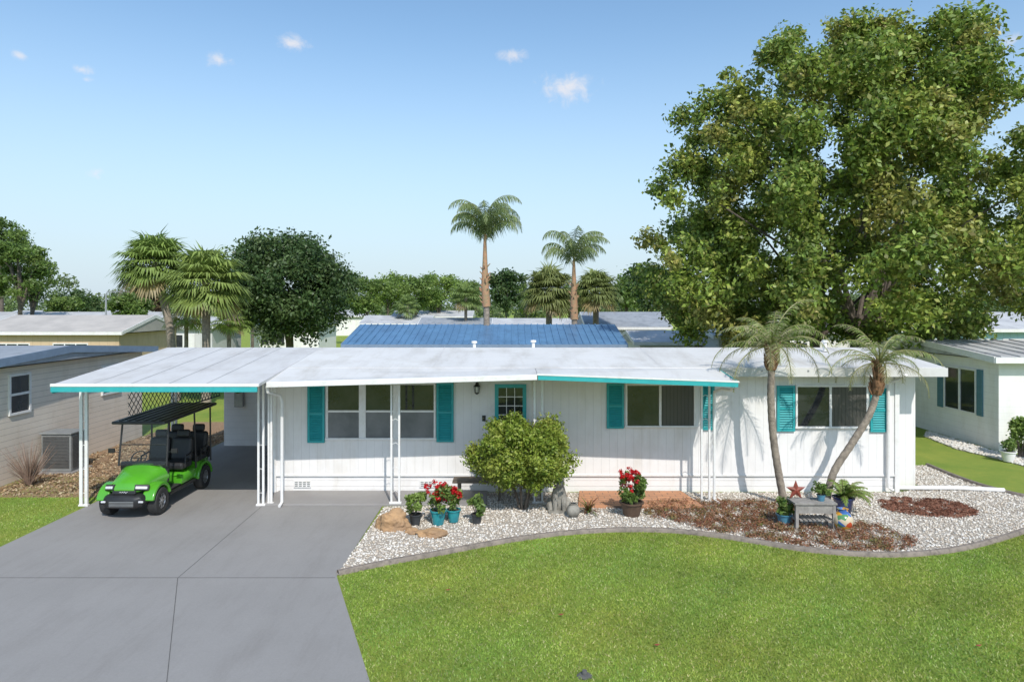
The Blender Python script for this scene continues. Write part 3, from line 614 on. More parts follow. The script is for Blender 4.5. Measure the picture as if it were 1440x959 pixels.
V,Fc,C=cloud(cs,np.full(260,.12),9000,.06,[(.25,.10,.06),(.17,.07,.045),(.33,.17,.11)],12,flat=.2,out=1.5,asp=.35)
tag(npmesh('mulch_patch',V,Fc,C,'dry'),'oval patch of red brown mulch at the right end of the gravel','mulch',kind='stuff')
x,y=GP(822,950); b=MB(); b.lathe([(.0,.05),(.03,.05),(.035,.03),(.035,0)],(x,y,.02),12); b.lathe([(.1,0),(.06,.02),(0,.022)],(x,y,.003),12); tag(b.build('sprinkler_head','joint',loc=(x,y,0)),'small dark sprinkler head in the lawn at the bottom edge','sprinkler')
# ---------------------------------------------------------------- front palms
def front_palm(label,path,D0,D1,seed,L,nf,base_r):
    pts=[]; n=len(path)
    for i,(px,py) in enumerate(path):
        D=D0+(D1-D0)*i/(n-1); pts.append((PX(px,D),D,max(PZ(py,D),0)))
    pts[0]=(pts[0][0],pts[0][1],0); sp=smooth_path(pts,8); e=E('palm_tree',pts[0],label,'palm tree')
    m=len(sp); rs=[base_r*(1.4-.1*i) if i<4 else base_r*(1-.15*i/m)+.007*(i%2) for i in range(m)]
    k=int(m*.8); MB().tube(sp[:k+1],rs[:k+1],12).build('trunk','palmbark',e,smooth=True)
    b=MB(); b.tube(sp[k:],[base_r*1.1,]+[base_r*1.45-.02*(i%2)*1 for i in range(m-k-1)],12); r=random.Random(seed)
    for i in range(k,m):
        p=Vector(sp[i])
        for j in range(6):
            a=r.uniform(0,6.28); d=Vector((math.cos(a),math.sin(a),0)); b.tube([p+d*base_r,p+d*base_r*1.7+Vector((0,0,.1)),p+d*base_r*2.1+Vector((0,0,.2))],[.03,.022,.006],5)
    b.build('boot','palmboot',e,smooth=True)
    P=PM(); o=Vector(sp[-1])
    for i in range(nf):
        az=i*2.39996+r.uniform(-.3,.3); t=i/nf; el=1.35-1.4*t+r.uniform(-.1,.1); c=(.26,.34,.09) if t<.7 else (.36,.34,.16)
        pinnate(P,o+Vector((0,0,.05)),az,el,L*r.uniform(.7,1.15),1.9+t*.3,13,.27,.014,c,r,hang=.45,c2=(.44,.41,.24),late=1.1)
    P.build('fronds',e); return e
front_palm('slim palm with tattered tan fronds rising straight in front of the home',[(1103,706),(1094,660),(1087,610),(1084,560),(1085,520),(1086,492)],15.85,15.55,51,1.6,26,.085)
front_palm('leaning palm with curved trunk near the right corner of the home',[(1160,706),(1172,665),(1197,625),(1220,588),(1232,555),(1237,515)],15.6,15.5,52,1.4,20,.08)
# ---------------------------------------------------------------- AC unit, dry bush
ae=E('air_conditioner',(-12.45,19.0,0),'grey outdoor air conditioning unit beside the left neighbouring wall','air conditioner')
b=MB(); b.box(-12.9,-12.08,18.7,19.35,.06,1.08); b.build('cabinet','acgrey',ae,bevel=.02)
b=MB()
for k in range(22): z=.16+k*.04; b.box(-12.85,-12.13,18.68,18.695,z,z+.02)
for k in range(22): z=.16+k*.04; b.box(-12.075,-12.06,18.75,19.3,z,z+.02)
b.build('grille','joint',ae); b=MB(); b.box(-12.93,-12.05,18.66,19.38,1.08,1.12); b.build('lid','acgrey',ae,bevel=.01); MB().box(-13,-11.95,18.6,19.45,-.05,.06).build('pad','concrete_w',ae)
x,y=-12.3,17.4; e=E('bare_shrub',(x,y,0),'bare twiggy brown bush at the left edge beside the air conditioner','shrub'); b=MB(); r=random.Random(4)
for k in range(110):
    a=r.uniform(0,6.28); q=r.uniform(.15,.65); h=r.uniform(.5,1.15); b.tube([(x,y,0),(x+q*.4*math.cos(a),y+q*.4*math.sin(a),h*.5),(x+q*math.cos(a),y+q*math.sin(a),h)],[.012,.008,.003],4)
M['twig']=mat('twig',(.32,.22,.17),(.2,.14,.11),6,.9); b.build('twigs','twig',e)
# ---------------------------------------------------------------- golf cart
gcx,gcy=-8.33,16.15
ge=E('golf_cart',(gcx,gcy,.012),'bright green four seat golf cart with black roof parked under the carport','golf cart')
def GB(b,name,m,par=ge,**k): return b.build(name,m,par,local=True,**k)
def loft(secs,nn=24,pw=2.8):
    vs=[];fs=[]
    for (y,hw,z0,z1) in secs:
        for k in range(nn):
            a=2*math.pi*k/nn; c,s=math.cos(a),math.sin(a); vs.append((hw*math.copysign(abs(c)**(2/pw),c),y,(z0+z1)/2+(z1-z0)/2*math.copysign(abs(s)**(2/pw),s)))
    for i in range(len(secs)-1):
        for k in range(nn): a=i*nn+k;b_=i*nn+(k+1)%nn; fs.append((a,b_,b_+nn,a+nn))
    fs.append(tuple(range(nn))); fs.append(tuple(range((len(secs)-1)*nn,len(secs)*nn))); return MB().add(vs,fs)
GB(MB().box(-.4,.4,-1.1,1.35,.26,.38),'chassis','black',bevel=.02)
GB(loft([(-1.50,.20,.60,.66),(-1.46,.31,.55,.73),(-1.38,.37,.53,.80),(-1.2,.40,.50,.88),(-1.0,.44,.48,.95),(-.8,.50,.46,1.01),(-.66,.55,.44,1.03)],pw=2.6),'front_cowl','green',smooth=True)
def arch(b,cx,cy,w,r0,r1,a0,a1,n=14,zc=.29):
    vs=[];fs=[]
    for i in range(n+1):
        a=a0+(a1-a0)*i/n
        for (xx,rr) in ((cx-w,r0),(cx-w,r1),(cx+w,r1),(cx+w,r0)): vs.append((xx,cy+rr*math.cos(a),zc+rr*math.sin(a)))
    for i in range(n):
        for k in range(4): fs.append((i*4+k,i*4+(k+1)%4,i*4+4+(k+1)%4,i*4+4+k))
    fs.append((0,1,2,3)); fs.append(tuple(n*4+k for k in range(4))); b.add(vs,fs)
for sx in (-1,1):
    b=MB(); arch(b,sx*.49,-1.08,.13,.34,.42,R(15),R(165)); GB(b,'front_fender','green',smooth=True,bevel=.025)
    b=MB(); arch(b,sx*.49,1.05,.13,.34,.41,R(5),R(175)); GB(b,'rear_fender','green',smooth=True,bevel=.025)
    b=MB().obox((sx*.34,-1.405,.665),(.29,.07,.13),(R(-18),sx*R(8),sx*R(28))); GB(b,'headlight_surround','black',bevel=.02)
    b2=MB().obox((sx*.345,-1.44,.67),(.23,.05,.06),(R(-18),sx*R(8),sx*R(28))); GB(b2,'headlight','lamp',bevel=.015)
    b=MB(); b.box(sx*.4-.05,sx*.4+.05,-1.585,-1.555,.38,.42); GB(b,'fog_lamp','lamp',bevel=.01)
GB(loft([(-1.6,.28,.28,.45),(-1.55,.42,.25,.52),(-1.42,.48,.25,.56),(-1.3,.44,.27,.53)],pw=3.2),'front_bumper','black',smooth=True)
b=MB()
for k in range(4): b.box(-.26,.26,-1.612,-1.59,.31+k*.03,.322+k*.03)
GB(b,'grille','acgrey')
b=MB().obox((0,-1.475,.58),(.5,.07,.09),(R(-12),0,0)); GB(b,'nose_panel','black',bevel=.02)
b=MB(); b.tube([(-.09,-1.515,.585),(-.07,-1.517,.60),(-.045,-1.515,.58),(-.02,-1.517,.60),(0,-1.515,.58),(.02,-1.517,.605),(.05,-1.515,.575),(.09,-1.517,.60)],.006,5); GB(b,'badge','lamp')
GB(MB().box(-.54,.54,-.7,-.6,.6,1.06),'dashboard','black',bevel=.03)
GB(MB().box(-.52,.52,-.66,.0,.38,.41),'floor_mat','rubber',bevel=.01)
GB(loft([(-.05,.54,.35,.60),(.0,.56,.34,.64),(.6,.56,.34,.66),(.66,.55,.35,.64)],pw=5),'seat_base','green',smooth=True)
GB(loft([(.70,.53,.44,.66),(.78,.55,.42,.74),(1.35,.54,.44,.76),(1.5,.46,.48,.70)],pw=5),'rear_body','green',smooth=True)
b=MB(); b.box(-.57,.57,-.66,.66,.29,.36); GB(b,'side_step','black',bevel=.02)
for (y0,nm) in ((.02,'front'),(.82,'rear')):
    for sx in (-.27,.27):
        GB(MB().obox((sx,y0+.25,.78),(.52,.52,.17)),'seat','cushion',bevel=.06)
        GB(MB().obox((sx,y0+.53,1.1),(.5,.16,.56),(R(-10),0,0)),'backrest','cushion',bevel=.07)
        GB(MB().obox((sx,y0+.6,1.46),(.3,.12,.19),(R(-10),0,0)),'headrest','cushion',bevel=.05)
    for sx in (-.5,.5):
        b=MB(); b.tube([(sx*1.06,y0+.1,.74),(sx*1.06,y0+.15,1.0),(sx*1.06,y0+.5,1.03)],.022,6); GB(b,'armrest','black')
for sx in (-.54,.54):
    for pp in ([(sx,-.76,.98),(sx*.97,-.62,1.98)],[(sx,.68,.6),(sx*.97,.62,2.0)],[(sx,1.5,.6),(sx*.97,1.5,2.02)]): GB(MB().tube(pp,.022,8),'roof_strut','blackmetal',smooth=True)
GB(MB().tube([(-.54,1.5,.9),(.54,1.5,.9)],.02,6),'grab_rail','blackmetal',smooth=True)
b=MB(); b.slab([(-.6,-.95,2.01),(.6,-.95,2.01),(.6,1.75,2.06),(-.6,1.75,2.06)],.07); rfo=GB(b,'roof','blackmetal',bevel=.03)
for x in (-.45,-.27,-.09,.09,.27,.45):
    b=MB(); b.slab([(x-.03,-.85,2.03),(x+.03,-.85,2.03),(x+.03,1.65,2.075),(x-.03,1.65,2.075)],.02); GB(b,'roof_rib','blackmetal',rfo,bevel=.006)
def glassy():
    m,N,L,P=nt('windshield'); g_=N.new('ShaderNodeBsdfGlossy'); g_.inputs['Roughness'].default_value=.02
    t=N.new('ShaderNodeBsdfTransparent'); t.inputs[0].default_value=(.9,.93,.95,1); x=N.new('ShaderNodeMixShader'); f=N.new('ShaderNodeFresnel'); f.inputs['IOR'].default_value=1.3
    L.new(f.outputs[0],x.inputs[0]); L.new(t.outputs[0],x.inputs[1]); L.new(g_.outputs[0],x.inputs[2]); L.new(x.outputs[0],N['Material Output'].inputs['Surface']); return m
M['wind']=glassy()
b=MB(); b.slab([(-.52,-.77,1.0),(.52,-.77,1.0),(.51,-.63,1.95),(-.51,-.63,1.95)],.006); wo=GB(b,'windshield','wind')
b=MB(); b.tube([(-.52,-.775,1.01),(.52,-.775,1.01)],.015,6); GB(b,'windshield_frame','black',wo); GB(MB().tube([(-.52,-.705,1.45),(.52,-.705,1.45)],.012,6),'windshield_frame','black',wo)
b=MB(); c=Vector((-.27,-.42,1.08)); ax=[c+Vector((.17*math.cos(a),.17*math.sin(a)*.55,.17*math.sin(a)*.83)) for a in [2*math.pi*k/18 for k in range(19)]]
b.tube(ax,.014,6,False); b.tube([ax[0],c,ax[9]],.01,5); b.tube([c,(-.27,-.62,.89)],.02,6); GB(b,'steering_wheel','black')
for sx in (-1,1):
    b=MB(); b.tube([(sx*.54,-.72,1.28),(sx*.66,-.74,1.31)],.01,5); b.obox((sx*.71,-.74,1.32),(.14,.04,.1)); GB(b,'mirror','black',bevel=.01)
    for yy in (-1.08,1.05):
        X=sx*.52; r0=.295; b=MB(); b.lathe([(.165,-.1),(.21,-.11),(r0-.02,-.1),(r0,-.07),(r0,.07),(r0-.02,.1),(.21,.11),(.165,.1)],(X,yy,r0),32,'X'); wo=GB(b,'wheel','rubber',smooth=True)
        b=MB(); b.lathe([(.17,-.08),(.15,-.06),(.15,.06),(.17,.08)],(X,yy,r0),24,'X')
        for k in range(8): a=k*math.pi/4; b.obox((X+sx*.07,yy+.085*math.cos(a),r0+.085*math.sin(a)),(.02,.15,.035),(a,0,0))
        b.lathe([(0,.0),(.035,0),(.03,.03*sx),(0,.03*sx)],(X+sx*.07,yy,r0),12,'X'); GB(b,'rim','chrome',wo,smooth=False)
        b=MB(); b.lathe([(0,0),(.15,0)],(X+sx*.02,yy,r0),20,'X'); GB(b,'brake_disc','black',wo)
b=MB(); b.obox((0,1.62,.8),(.9,.12,.3)); GB(b,'rear_rack','black',bevel=.03)
# ---------------------------------------------------------------- neighbouring homes
def home(label,x0,x1,y0,y1,zw,zr,wall,roofm,fm,wins=(),zmin=0,group=None,door=None,ribs=0,ov=.35):
    e=E('mobile_home',((x0+x1)/2,(y0+y1)/2,0),label,'house',group); ym=(y0+y1)/2
    MB().box(x0,x1,y0,y1,-.05,zw-.1).build('wall',wall,e)
    b=MB().extx([(y0-ov,zw-.03),(y0-ov,zw+.05),(ym,zr),(y1+ov,zw+.05),(y1+ov,zw-.03)],x0-ov,x1+ov); ro=b.build('roof',roofm,e)
    b=MB(); b.box(x0-ov-.02,x1+ov+.02,y0-ov-.05,y0-ov-.003,zw-.14,zw+.04)
    for xe,sg in ((x0-ov,-1),(x1+ov,1)):
        xa,xb=sorted((xe+sg*.003,xe+sg*.04)); b.extx([(y0-ov,zw-.14),(y0-ov,zw+.06),(ym,zr+.01),(y1+ov,zw+.06),(y1+ov,zw-.14),(ym,zr-.2)],xa,xb)
    b.build('fascia',fm,ro)
    if ribs:
        for x in np.arange(x0-ov+.2,min(x1+ov,x0+20),ribs):
            b=MB(); b.slab([(x-.025,y0-ov,zw+.085),(x+.025,y0-ov,zw+.085),(x+.025,ym,zr+.035),(x-.025,ym,zr+.035)],.04); b.build('roof_rib',roofm,ro)
    for (a,c,za,zb) in wins:
        b=MB(); b.box(a-.06,c+.06,y0-.05,y0-.002,za-.06,zb+.06); wo=b.build('window','trimwhite',e); MB().box(a,c,y0-.056,y0-.051,za,zb).build('pane','glass',wo)
        for k in range(1,int((c-a)/.9)+1):
            x=a+(c-a)*k/(int((c-a)/.9)+1); MB().box(x-.03,x+.03,y0-.063,y0-.057,za,zb).build('mullion','trimwhite',wo)
    if door:
        do=MB().box(door,door+.9,y0-.04,y0-.002,.3,2.3).build('door','trimwhite',e); MB().box(door+.08,door+.13,y0-.08,y0-.041,1.2,1.3).build('handle','black',do)
    return e
e=home('cream lap sided mobile home with blue grey roof edge left of the carport',-28,-13,15.2,24,3.1,3.46,'lapcream','greyroof','bluefascia',wins=((-20,-18,1.3,2.4),))
def side_window(e,X,sg,ya,yb,za,zb,m='trimwhite',shut=None):
    x0,x1=sorted((X+sg*.002,X+sg*.05)); b=MB(); b.box(x0,x1,ya,ya+.06,za,zb); b.box(x0,x1,yb-.06,yb,za,zb); b.box(x0,x1,ya+.06,yb-.06,za,za+.06); b.box(x0,x1,ya+.06,yb-.06,zb-.06,zb); zm=(za+zb)/2
    if shut: ym=(ya+yb)/2; b.box(x0,x1,ym-.04,ym+.04,za+.06,zb-.06)
    else: b.box(x0,x1,ya+.06,yb-.06,zm-.03,zm+.03)
    wo=b.build('window',m,e); x0,x1=sorted((X+sg*.003,X+sg*.02)); MB().box(x0,x1,ya+.06,yb-.06,za+.06,zb-.06).build('pane','glass',wo)
    if shut:
        for (a,c) in ((ya-.3,ya-.04),(yb+.04,yb+.35)):
            x0,x1=sorted((X+sg*.002,X+sg*.05)); b=MB(); b.box(x0,x1,a,c,za,zb)
            for k in range(12): z=za+.08+k*(zb-za-.16)/12; xa,xb=sorted((X+sg*.051,X+sg*.06)); b.box(xa,xb,a+.05,c-.05,z,z+.03)
            b.build('shutter',shut,e)
side_window(e,-13,1,17.6,18.4,1.75,2.82)
side_window(e,-13,1,21.6,22.6,1.75,2.7)
e=home('white mobile home with pale ribbed roof and blue grey shuttered side window at right',15.4,30,21.6,28.5,2.95,3.35,'lapwhite','paleroof','trimwhite',ribs=.6,wins=((17.5,19,1.3,2.4),(22,24,1.3,2.4)))
side_window(e,15.4,-1,22.6,24.3,.98,2.5,shut='shutblue')
home('low white home with bright blue ribbed metal roof directly behind',-6.75,4.45,28.8,35.4,2.95,3.72,'lapwhite','blueroof','bluefascia',ribs=.3)
bg=[
 ('tan sided mobile home with pale flat roof at far left',-32,-23.6,41,48,3.0,4.0,'lapbeige','tanroof','trimwhite',[(-31,-29,1.3,2.3),(-27.5,-25.5,1.3,2.3)]),
 ('long white roofed home behind the tan home at far left',-52,-33,64,71,3.1,4.0,'lapwhite','bgroof','trimwhite',[(-48,-46,1.3,2.3),(-42,-40,1.3,2.3)]),
 ('small white home between the tan home and fan palms',-30.5,-24.6,56,62,2.9,3.7,'lapgrey','bgroof','trimwhite',[(-29,-27,1.2,2.2)]),
 ('white home seen between the fan palms and dark tree',-23,-17,60,66,2.9,3.6,'lapwhite','greyroof','trimwhite',[(-22,-20,1.2,2.2)]),
 ('white roofed home just right of the dark round tree',-14.8,-8.5,68,74,2.8,3.6,'lapgrey','bgroof','trimwhite',[(-13.5,-11.5,1.2,2.2)]),
 ('white home left of the tall centre palm',-8,-1.8,60,66,2.7,3.5,'lapwhite','greyroof','trimwhite',[(-7,-5,1.2,2.2)]),
 ('grey roofed home between the two tall thin palms',-1.2,4.6,52,58,2.7,3.6,'lapgrey','bgroof','trimwhite',[(0,2,1.2,2.3)]),
 ('white home with grey gable roof right of the blue roof',5.4,10.6,47,54,3.1,4.15,'lapwhite','greyroof','trimwhite',[(6.5,8.2,1.2,2.4)]),
 ('small pale home with low white roof below the big tree',7.3,10.4,39,44,2.5,3.1,'lapwhite','bgroof','trimwhite',[(7.8,8.9,1.0,2.0)]),
 ('screened porch home with dark openings left of the big trunk',10.9,14.6,36,42,3.0,3.5,'lapgrey','bgroof','trimwhite',[(11.2,12.5,.6,2.6),(12.8,14.2,.6,2.6)]),
 ('white home half hidden behind the big tree trunk',15.8,22,44,50,2.9,3.7,'lapwhite','bgroof','trimwhite',[(17,19,1.2,2.2)]),
 ('pale blue home with white trimmed windows at far right',22.8,38,40,48,3.2,4.2,'paleblue','bgroof','trimwhite',[(23.6,25.4,1.2,2.6),(26.2,28,1.2,2.6),(28.8,30.6,1.2,2.6)]),
 ('distant white home on the left horizon before the pines',-75,-55,100,108,3,3.9,'lapwhite','bgroof','trimwhite',[(-70,-66,1.2,2.2)]),
 ('distant white home on the horizon behind the dark tree',-36,-22,105,112,3,3.9,'lapwhite','bgroof','trimwhite',[(-33,-30,1.2,2.2)]),
 ('distant white home on the horizon left of the centre palm',-17,-6,98,105,3,3.9,'lapwhite','bgroof','trimwhite',[(-15,-12,1.2,2.2)]),
]
for (l,a,b_,c,d_,zw,zr,wm,rm,fm,wi) in bg: home(l,a,b_,c,d_,zw,zr,wm,rm,fm,wins=wi,door=(a+b_)/2+.6,group='mobile homes beyond the main house')
x=PX(149,50); b=MB(); b.tube([(x,50,0),(x,50,5.4)],[.09,.06],8); b.tube([(x,50,5.4),(x+.1,50,5.6),(x+.8,50,5.65)],.04,6)
e=E('street_lamp',(x,50,0),'thin grey street lamp above the roofs at far left','street lamp'); b.build('pole','galv',e); MB().obox((x+.9,50,5.62),(.5,.2,.1)).build('lamp_head','galv',e,bevel=.03)
# ---------------------------------------------------------------- big tree
D=29.0; g=np.random.default_rng(79)
prof=[(30,1195,1300),(55,1085,1385),(90,1010,1415),(120,960,1400),(160,925,1415),(210,910,1450),(260,905,1480),(320,890,1505),(380,878,1525),(425,884,1515),(450,900,1400),(474,945,1290)]
K=620; cs=[];rr=[]
ys=np.array([p[0] for p in prof],float); xl=np.array([p[1] for p in prof],float); xr=np.array([p[2] for p in prof],float)
while len(cs)<K:
    y=g.uniform(42,466); a=np.interp(y,ys,xl)+g.uniform(-14,22); b_=np.interp(y,ys,xr)+g.uniform(-22,14)
    if g.random()>(b_-a)/640: continue
    th=g.random()*6.28; q=g.uniform(.12,1)**.5; r=g.uniform(.3,.95); hw=(b_-a)/2*D/F-r*.7; cx=PX((a+b_)/2,D); z=PZ(y,D)-r*.2
    cs.append((cx+hw*q*math.cos(th),D+hw*.8*q*math.sin(th),z)); rr.append(r)
e=E('shade_tree',(14.4,D,0),'huge spreading green shade tree towering over the right of the home','tree')
V,Fc,C=cloud(cs,rr,225000,.2,OAK,78,.9,out=.6,jit=.45,asp=.55,fuzz=.14); npmesh('crown',V,Fc,C,'leaf',e)
b=MB(); r=random.Random(3)
for (bx_,by_,r0) in ((14.6,D,.36),(13.4,D+1.4,.26),(15.8,D+.8,.24)):
    b.tube([(bx_,by_,-.1),(bx_,by_,.6),(bx_+.1,by_,2.2),(bx_+.05,by_,4.2)],[r0*1.35,r0,r0*.85,r0*.75],12)
    for k in range(13):
        c=cs[r.randrange(K)]; s=Vector((bx_+.05,by_,r.uniform(2.8,4.1))); t=Vector(c); m=s.lerp(t,.45)+Vector((0,0,.12*(t-s).length)); m1=s.lerp(m,.5)+Vector((r.uniform(-.3,.3),r.uniform(-.3,.3),.1))
        b.tube([s,m1,m,t],[r0*.4,r0*.26,r0*.15,.03],7)
b.build('trunk','bark',e,smooth=True)
# ---------------------------------------------------------------- other trees
def at(px,py,D): return PX(px,D),PZ(py,D)
x,z=at(407,402,42); tree('magnolia_tree','dense dark green round tree behind the carport roof',x,42,z-.1,(5.0,4.3,4.2),K=150,n=60000,size=.23,pal=DARKG,seed=101,tr=.3,rc=(.17,.28))
x,z=at(28,375,60); tree('pine_tree','tall airy tree with clumped foliage at far left',x,60,z,(3.4,3,4.2),K=34,n=11000,size=.26,pal=MIDG,seed=102,rc=(.2,.34),flat=.5,fuzz=.2)
x,z=at(45,392,66); tree('pine_tree','shorter airy tree just right of the tall one at far left',x,66,z,(2.6,2.4,2.8),K=20,n=6000,size=.26,pal=MIDG,seed=103,flat=.5,fuzz=.2)
x,z=at(2,340,70); tree('pine_tree','tall airy tree cut by the left edge of the view',x,70,z,(3.0,3,3.8),K=22,n=7000,size=.28,pal=MIDG,seed=113,flat=.5,fuzz=.2)
TL=[(515,410,80,3.6,3.6,MIDG,'leafy tree on the skyline immediately right of the dark tree'),(545,405,95,4.2,4.2,LTG,'light green tree on the skyline left of the centre palm'),(585,408,90,4.2,3.8,MIDG,'mid green tree on the skyline above the blue roof left end'),
    (618,408,100,4.2,3.8,LTG,'bright green tree on the skyline near the small palm'),(712,405,75,2.8,3.2,DARKG,'dark tree on the skyline right of the tall centre palm'),(880,408,70,2.8,3.0,MIDG,'green tree left of the big shade tree on the skyline'),
    (915,400,60,2.8,3.4,DARKG,'dark tree tucked under the left side of the big shade tree'),(185,430,62,1.8,2.1,MIDG,'small round tree left of the fan palms'),(205,418,70,2.4,2.4,[(.2,.11,.07),(.15,.12,.06),(.12,.13,.05)],'reddish brown tree behind the left fan palm'),(355,432,58,1.8,1.8,LTG,'bright green tree between the fan palm and dark tree'),(985,440,50,2.2,1.6,MIDG,'leafy tree behind the screened porch home'),(1310,424,62,2.6,1.8,MIDG,'green tree behind the pale blue home'),
    (655,410,110,4,3.6,MIDG,'green tree on the skyline behind the small distant palm'),(118,426,90,4,2.4,DARKG,'low dark tree on the skyline left of the street lamp'),(800,420,90,3.5,3,MIDG,'green tree on the skyline behind the shorter thin palm'),
    (90,425,75,2.4,1.9,MIDG,'low green tree right of the pines at far left'),(740,415,85,2.8,2.6,LTG,'light green tree on the skyline left of the shaggy fan palms')]
for i,(px,py,D_,a,c,pal,l) in enumerate(TL):
    x,z=at(px,py,D_); tree('leafy_tree',l,x,D_,z-.3,(a,a,c*.85),K=30,n=5500,size=.36,pal=pal,seed=200+i,tr=.15,group='trees on the skyline',rc=(.2,.36),fuzz=.12)
g=np.random.default_rng(300); cs=[];rr=[]
for i in range(640):
    x=g.uniform(-230,230); y=160+g.uniform(-15,35); h=6.6+2.6*math.sin(x*.07)*math.sin(x*.023+1)+g.uniform(-1.5,1.5)
    cs.append((x,y,h*g.uniform(.25,.95)+.5)); rr.append(g.uniform(1.8,3.4))
V,Fc,C=cloud(cs,rr,85000,.9,[(.14,.2,.08),(.17,.235,.09),(.11,.16,.07),(.19,.235,.1)],301,.85)
tag(npmesh('tree_line',V,Fc,C,'leaf'),'distant continuous band of green trees along the whole horizon','woodland',kind='stuff')
def fan_palm(label,px,py,D_,pxb,rad,nf,seed,c=(.21,.29,.07),tr=.2,cat='palm tree'):
    x,z=at(px,py,D_); xb=PX(pxb,D_); e=E('fan_palm',(xb,D_,0),label,cat); P=PM(); r=random.Random(seed)
    for i in range(nf):
        t=i/nf; az=i*2.39996+r.uniform(-.25,.25); el=1.45-2.1*t+r.uniform(-.1,.1); k=1.2-.3*t; q=r.uniform(.85,1.08); fan(P,(x,D_,z-.2),az,el,rad*.5*q,rad*.64*q,32,tuple(v*k for v in c) if t<.9 else (.33,.26,.13),r,droop=.38)
    P.build('fronds',e); m=(xb+x)/2+(xb-x)*.2
    MB().tube([(xb,D_,-.1),(xb,D_,.8),(m,D_,z*.55),(x,D_,z)],[tr*1.2,tr,tr*.9,tr*.9],10).build('trunk','palmbark',e,smooth=True); return e
fan_palm('tall fan palm with leaning trunk, leftmost of the two behind the carport',218,370,33,247,1.95,70,401)
fan_palm('bushy fan palm immediately left of the dark round tree',290,397,31,290,2.1,70,402,c=(.24,.31,.08))
fan_palm('short fan palm below the two tall fan palms, on the right',322,448,36,322,1.2,28,403,c=(.24,.33,.07),tr=.12)
fan_palm('short fan palm low between the tall fan palm trunks',262,440,38,262,1.4,30,404,c=(.24,.31,.07),tr=.12)
fan_palm('shaggy olive fan palm left of the shorter thin palm',772,408,44,772,2.1,60,405,c=(.21,.24,.08),tr=.22)
fan_palm('shaggy olive fan palm right of the shorter thin palm',838,408,46,838,1.9,54,406,c=(.21,.25,.08),tr=.22)
fan_palm('small distant palm left of the tall centre palm',655,418,62,655,1.9,30,407,c=(.19,.26,.08),tr=.15)
fan_palm('small distant palm above the left end of the blue roof',573,430,70,573,1.6,26,408,c=(.19,.26,.08),tr=.15)
def queen(label,px,py,D_,pxb,L,nf,seed,bootpy,boottop,wind=0,droop=2.3,e0=1.54,e1=.3):
    x,z=at(px,py,D_); xb=PX(pxb,D_); zb=PZ(bootpy,D_); zt=PZ(boottop,D_); e=E('queen_palm',(xb,D_,0),label,'palm tree'); P=PM(); r=random.Random(seed)
    for i in range(nf):
        t=i/nf; az=i*2.39996+r.uniform(-.25,.25); el=e0-e1*t
        pinnate(P,(x,D_,z-(z-zt)*.35*t),az,el,L*r.uniform(.85,1.08)*(1-.1*t),droop+t*.3,20,.72,.032,(.17,.23,.075),r,hang=1.1,c2=(.26,.32,.13),late=1.8,wind=wind)
    P.build('fronds',e)
    MB().tube([(xb,D_,-.1),(xb,D_,1),(xb*.7+x*.3,D_,zb)],[.19,.16,.14],10).build('trunk','palmbark',e,smooth=True)
    b=MB(); b.tube([(xb*.7+x*.3,D_,zb-.05),(x,D_,(zb+zt)/2),(x,D_,zt),(x,D_,z)],[.2,.18,.12,.06],10)
    for k in range(26):
        a=r.uniform(0,6.28); h=r.uniform(0,.9)*(zt-zb); b.tube([(x,D_,zb+h),(x+.27*math.cos(a),D_+.27*math.sin(a),zb+h+.25)],[.06,.02],5)
    b.build('crownshaft','crownshaft',e,smooth=True); return e
queen('tallest thin palm rising above the middle of the roof',682,330,32,685,3.2,20,501,430,372,droop=3.0,e1=.45)
queen('shorter thin windswept palm right of the tallest palm',807,366,34,808,2.8,13,502,448,398,wind=.35,droop=2.7,e1=.6)
shrub('garden_shrub','leafy green shrub at the right edge before the neighbouring home',PX(1436,20.6),20.6,.75,(.5,.5,.6),2500,.12,LTG,601,K=16)
pot('potted_plant','white potted plant at the right edge by the neighbouring wall',0,0,.2,.3,'trimwhite','l',.7,.5,602,pal=MIDG,n=400,pos=(PX(1425,19.9),19.9))
# ---------------------------------------------------------------- world, sun, camera
w=bpy.data.worlds.new('World'); bpy.context.scene.world=w; w.use_nodes=True; N=w.node_tree.nodes; L=w.node_tree.links; bgN=N['Background']
sd=Vector((.25,-.8,.85)).normalized(); el=math.asin(sd.z); azm=math.atan2(sd.x,sd.y)
sky=N.new('ShaderNodeTexSky'); sky.sky_type='NISHITA'; sky.sun_disc=False; sky.sun_elevation=el; sky.sun_rotation=azm; sky.air_density=1.0; sky.dust_density=.6; sky.ozone_density=1.3
tc=N.new('ShaderNodeTexCoord')
gain=mulc(N,L,sky.outputs[0],(1.2,1.36,1.36,1))
sp=N.new('ShaderNodeSeparateXYZ'); L.new(tc.outputs['Generated'],sp.inputs[0])
hz=N.new('ShaderNodeMapRange'); hz.interpolation_type='SMOOTHSTEP'; hz.inputs['From Min'].default_value=-.05; hz.inputs['From Max'].default_value=.42; hz.inputs['To Min'].default_value=.97; hz.inputs['To Max'].default_value=0; L.new(sp.outputs[2],hz.inputs['Value'])
base=mulc(N,L,gain,(4.2,5.0,5.8,1),hz.outputs[0],'MIX')
nz=N.new('ShaderNodeTexNoise'); nz.inputs['Scale'].default_value=45; nz.inputs['Detail'].default_value=9; nz.inputs['Roughness'].default_value=.62; nz.inputs['Distortion'].default_value=.4; L.new(tc.outputs['Generated'],nz.inputs['Vector'])
prev=None
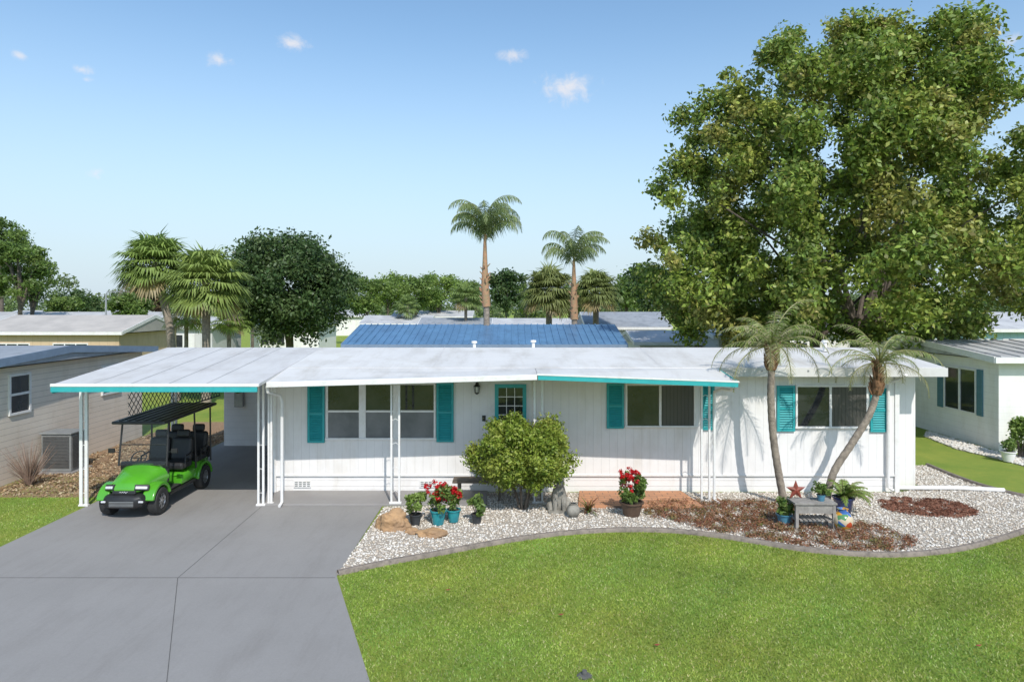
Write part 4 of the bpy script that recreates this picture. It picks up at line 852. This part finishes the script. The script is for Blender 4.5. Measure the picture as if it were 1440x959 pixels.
for (px,py,wx,wy,st) in ((412,61,34,16,.95),(307,86,24,16,.9),(725,79,32,14,.9),(798,122,56,28,1),(1418,60,26,16,.8),(114,98,22,11,.85),(27,79,18,11,.75),(135,246,17,14,.7),(122,112,13,7,.75)):
    d=Vector(((px-720)/F,1,(HY-py)/F)); ln=d.length; d.normalize()
    s=N.new('ShaderNodeVectorMath'); s.operation='SUBTRACT'; s.inputs[1].default_value=d; L.new(tc.outputs['Generated'],s.inputs[0])
    m=N.new('ShaderNodeVectorMath'); m.operation='MULTIPLY'; m.inputs[1].default_value=(F*ln/wx,F*ln/wx,F*ln/wy); L.new(s.outputs[0],m.inputs[0])
    l=N.new('ShaderNodeVectorMath'); l.operation='LENGTH'; L.new(m.outputs[0],l.inputs[0])
    mr=N.new('ShaderNodeMapRange'); mr.inputs['From Min'].default_value=0; mr.inputs['From Max'].default_value=1.3; mr.inputs['To Min'].default_value=st; mr.inputs['To Max'].default_value=0; L.new(l.outputs['Value'],mr.inputs['Value'])
    if prev is None: prev=mr.outputs[0]
    else:
        mx=N.new('ShaderNodeMath'); mx.operation='MAXIMUM'; L.new(prev,mx.inputs[0]); L.new(mr.outputs[0],mx.inputs[1]); prev=mx.outputs[0]
ad=N.new('ShaderNodeMath'); ad.operation='MULTIPLY_ADD'; L.new(nz.outputs['Fac'],ad.inputs[0]); ad.inputs[1].default_value=1.5; L.new(prev,ad.inputs[2])
nn=N.new('ShaderNodeMapRange'); nn.interpolation_type='SMOOTHSTEP'; nn.inputs['From Min'].default_value=1.1; nn.inputs['From Max'].default_value=1.85; nn.inputs['To Max'].default_value=.8; L.new(ad.outputs[0],nn.inputs['Value'])
gt=N.new('ShaderNodeMath'); gt.operation='MULTIPLY'; pm=N.new('ShaderNodeMapRange'); pm.inputs['From Max'].default_value=.3; L.new(prev,pm.inputs['Value']); L.new(nn.outputs[0],gt.inputs[0]); L.new(pm.outputs[0],gt.inputs[1])
out=mulc(N,L,base,(6.2,6.0,6.1,1),gt.outputs[0],'MIX')
L.new(out,bgN.inputs['Color']); bgN.inputs['Strength'].default_value=.145
ld=bpy.data.lights.new('sun','SUN'); ld.energy=3.9; ld.angle=R(.5); ld.color=(1,.95,.87); lo=bpy.data.objects.new('sun',ld); col.objects.link(lo); lo.rotation_euler=(-sd).to_track_quat('-Z','Y').to_euler()
cam=bpy.data.cameras.new('camera'); cam.lens=24; cam.sensor_width=36; cam.clip_end=2000; cam.shift_y=-(479.5-HY)/1440; co=bpy.data.objects.new('camera',cam); col.objects.link(co); co.location=(0,0,H); co.rotation_euler=(R(90),0,0); bpy.context.scene.camera=co
sc=bpy.context.scene; sc.view_settings.view_transform='Standard'; sc.view_settings.look='None'; sc.view_settings.exposure=0
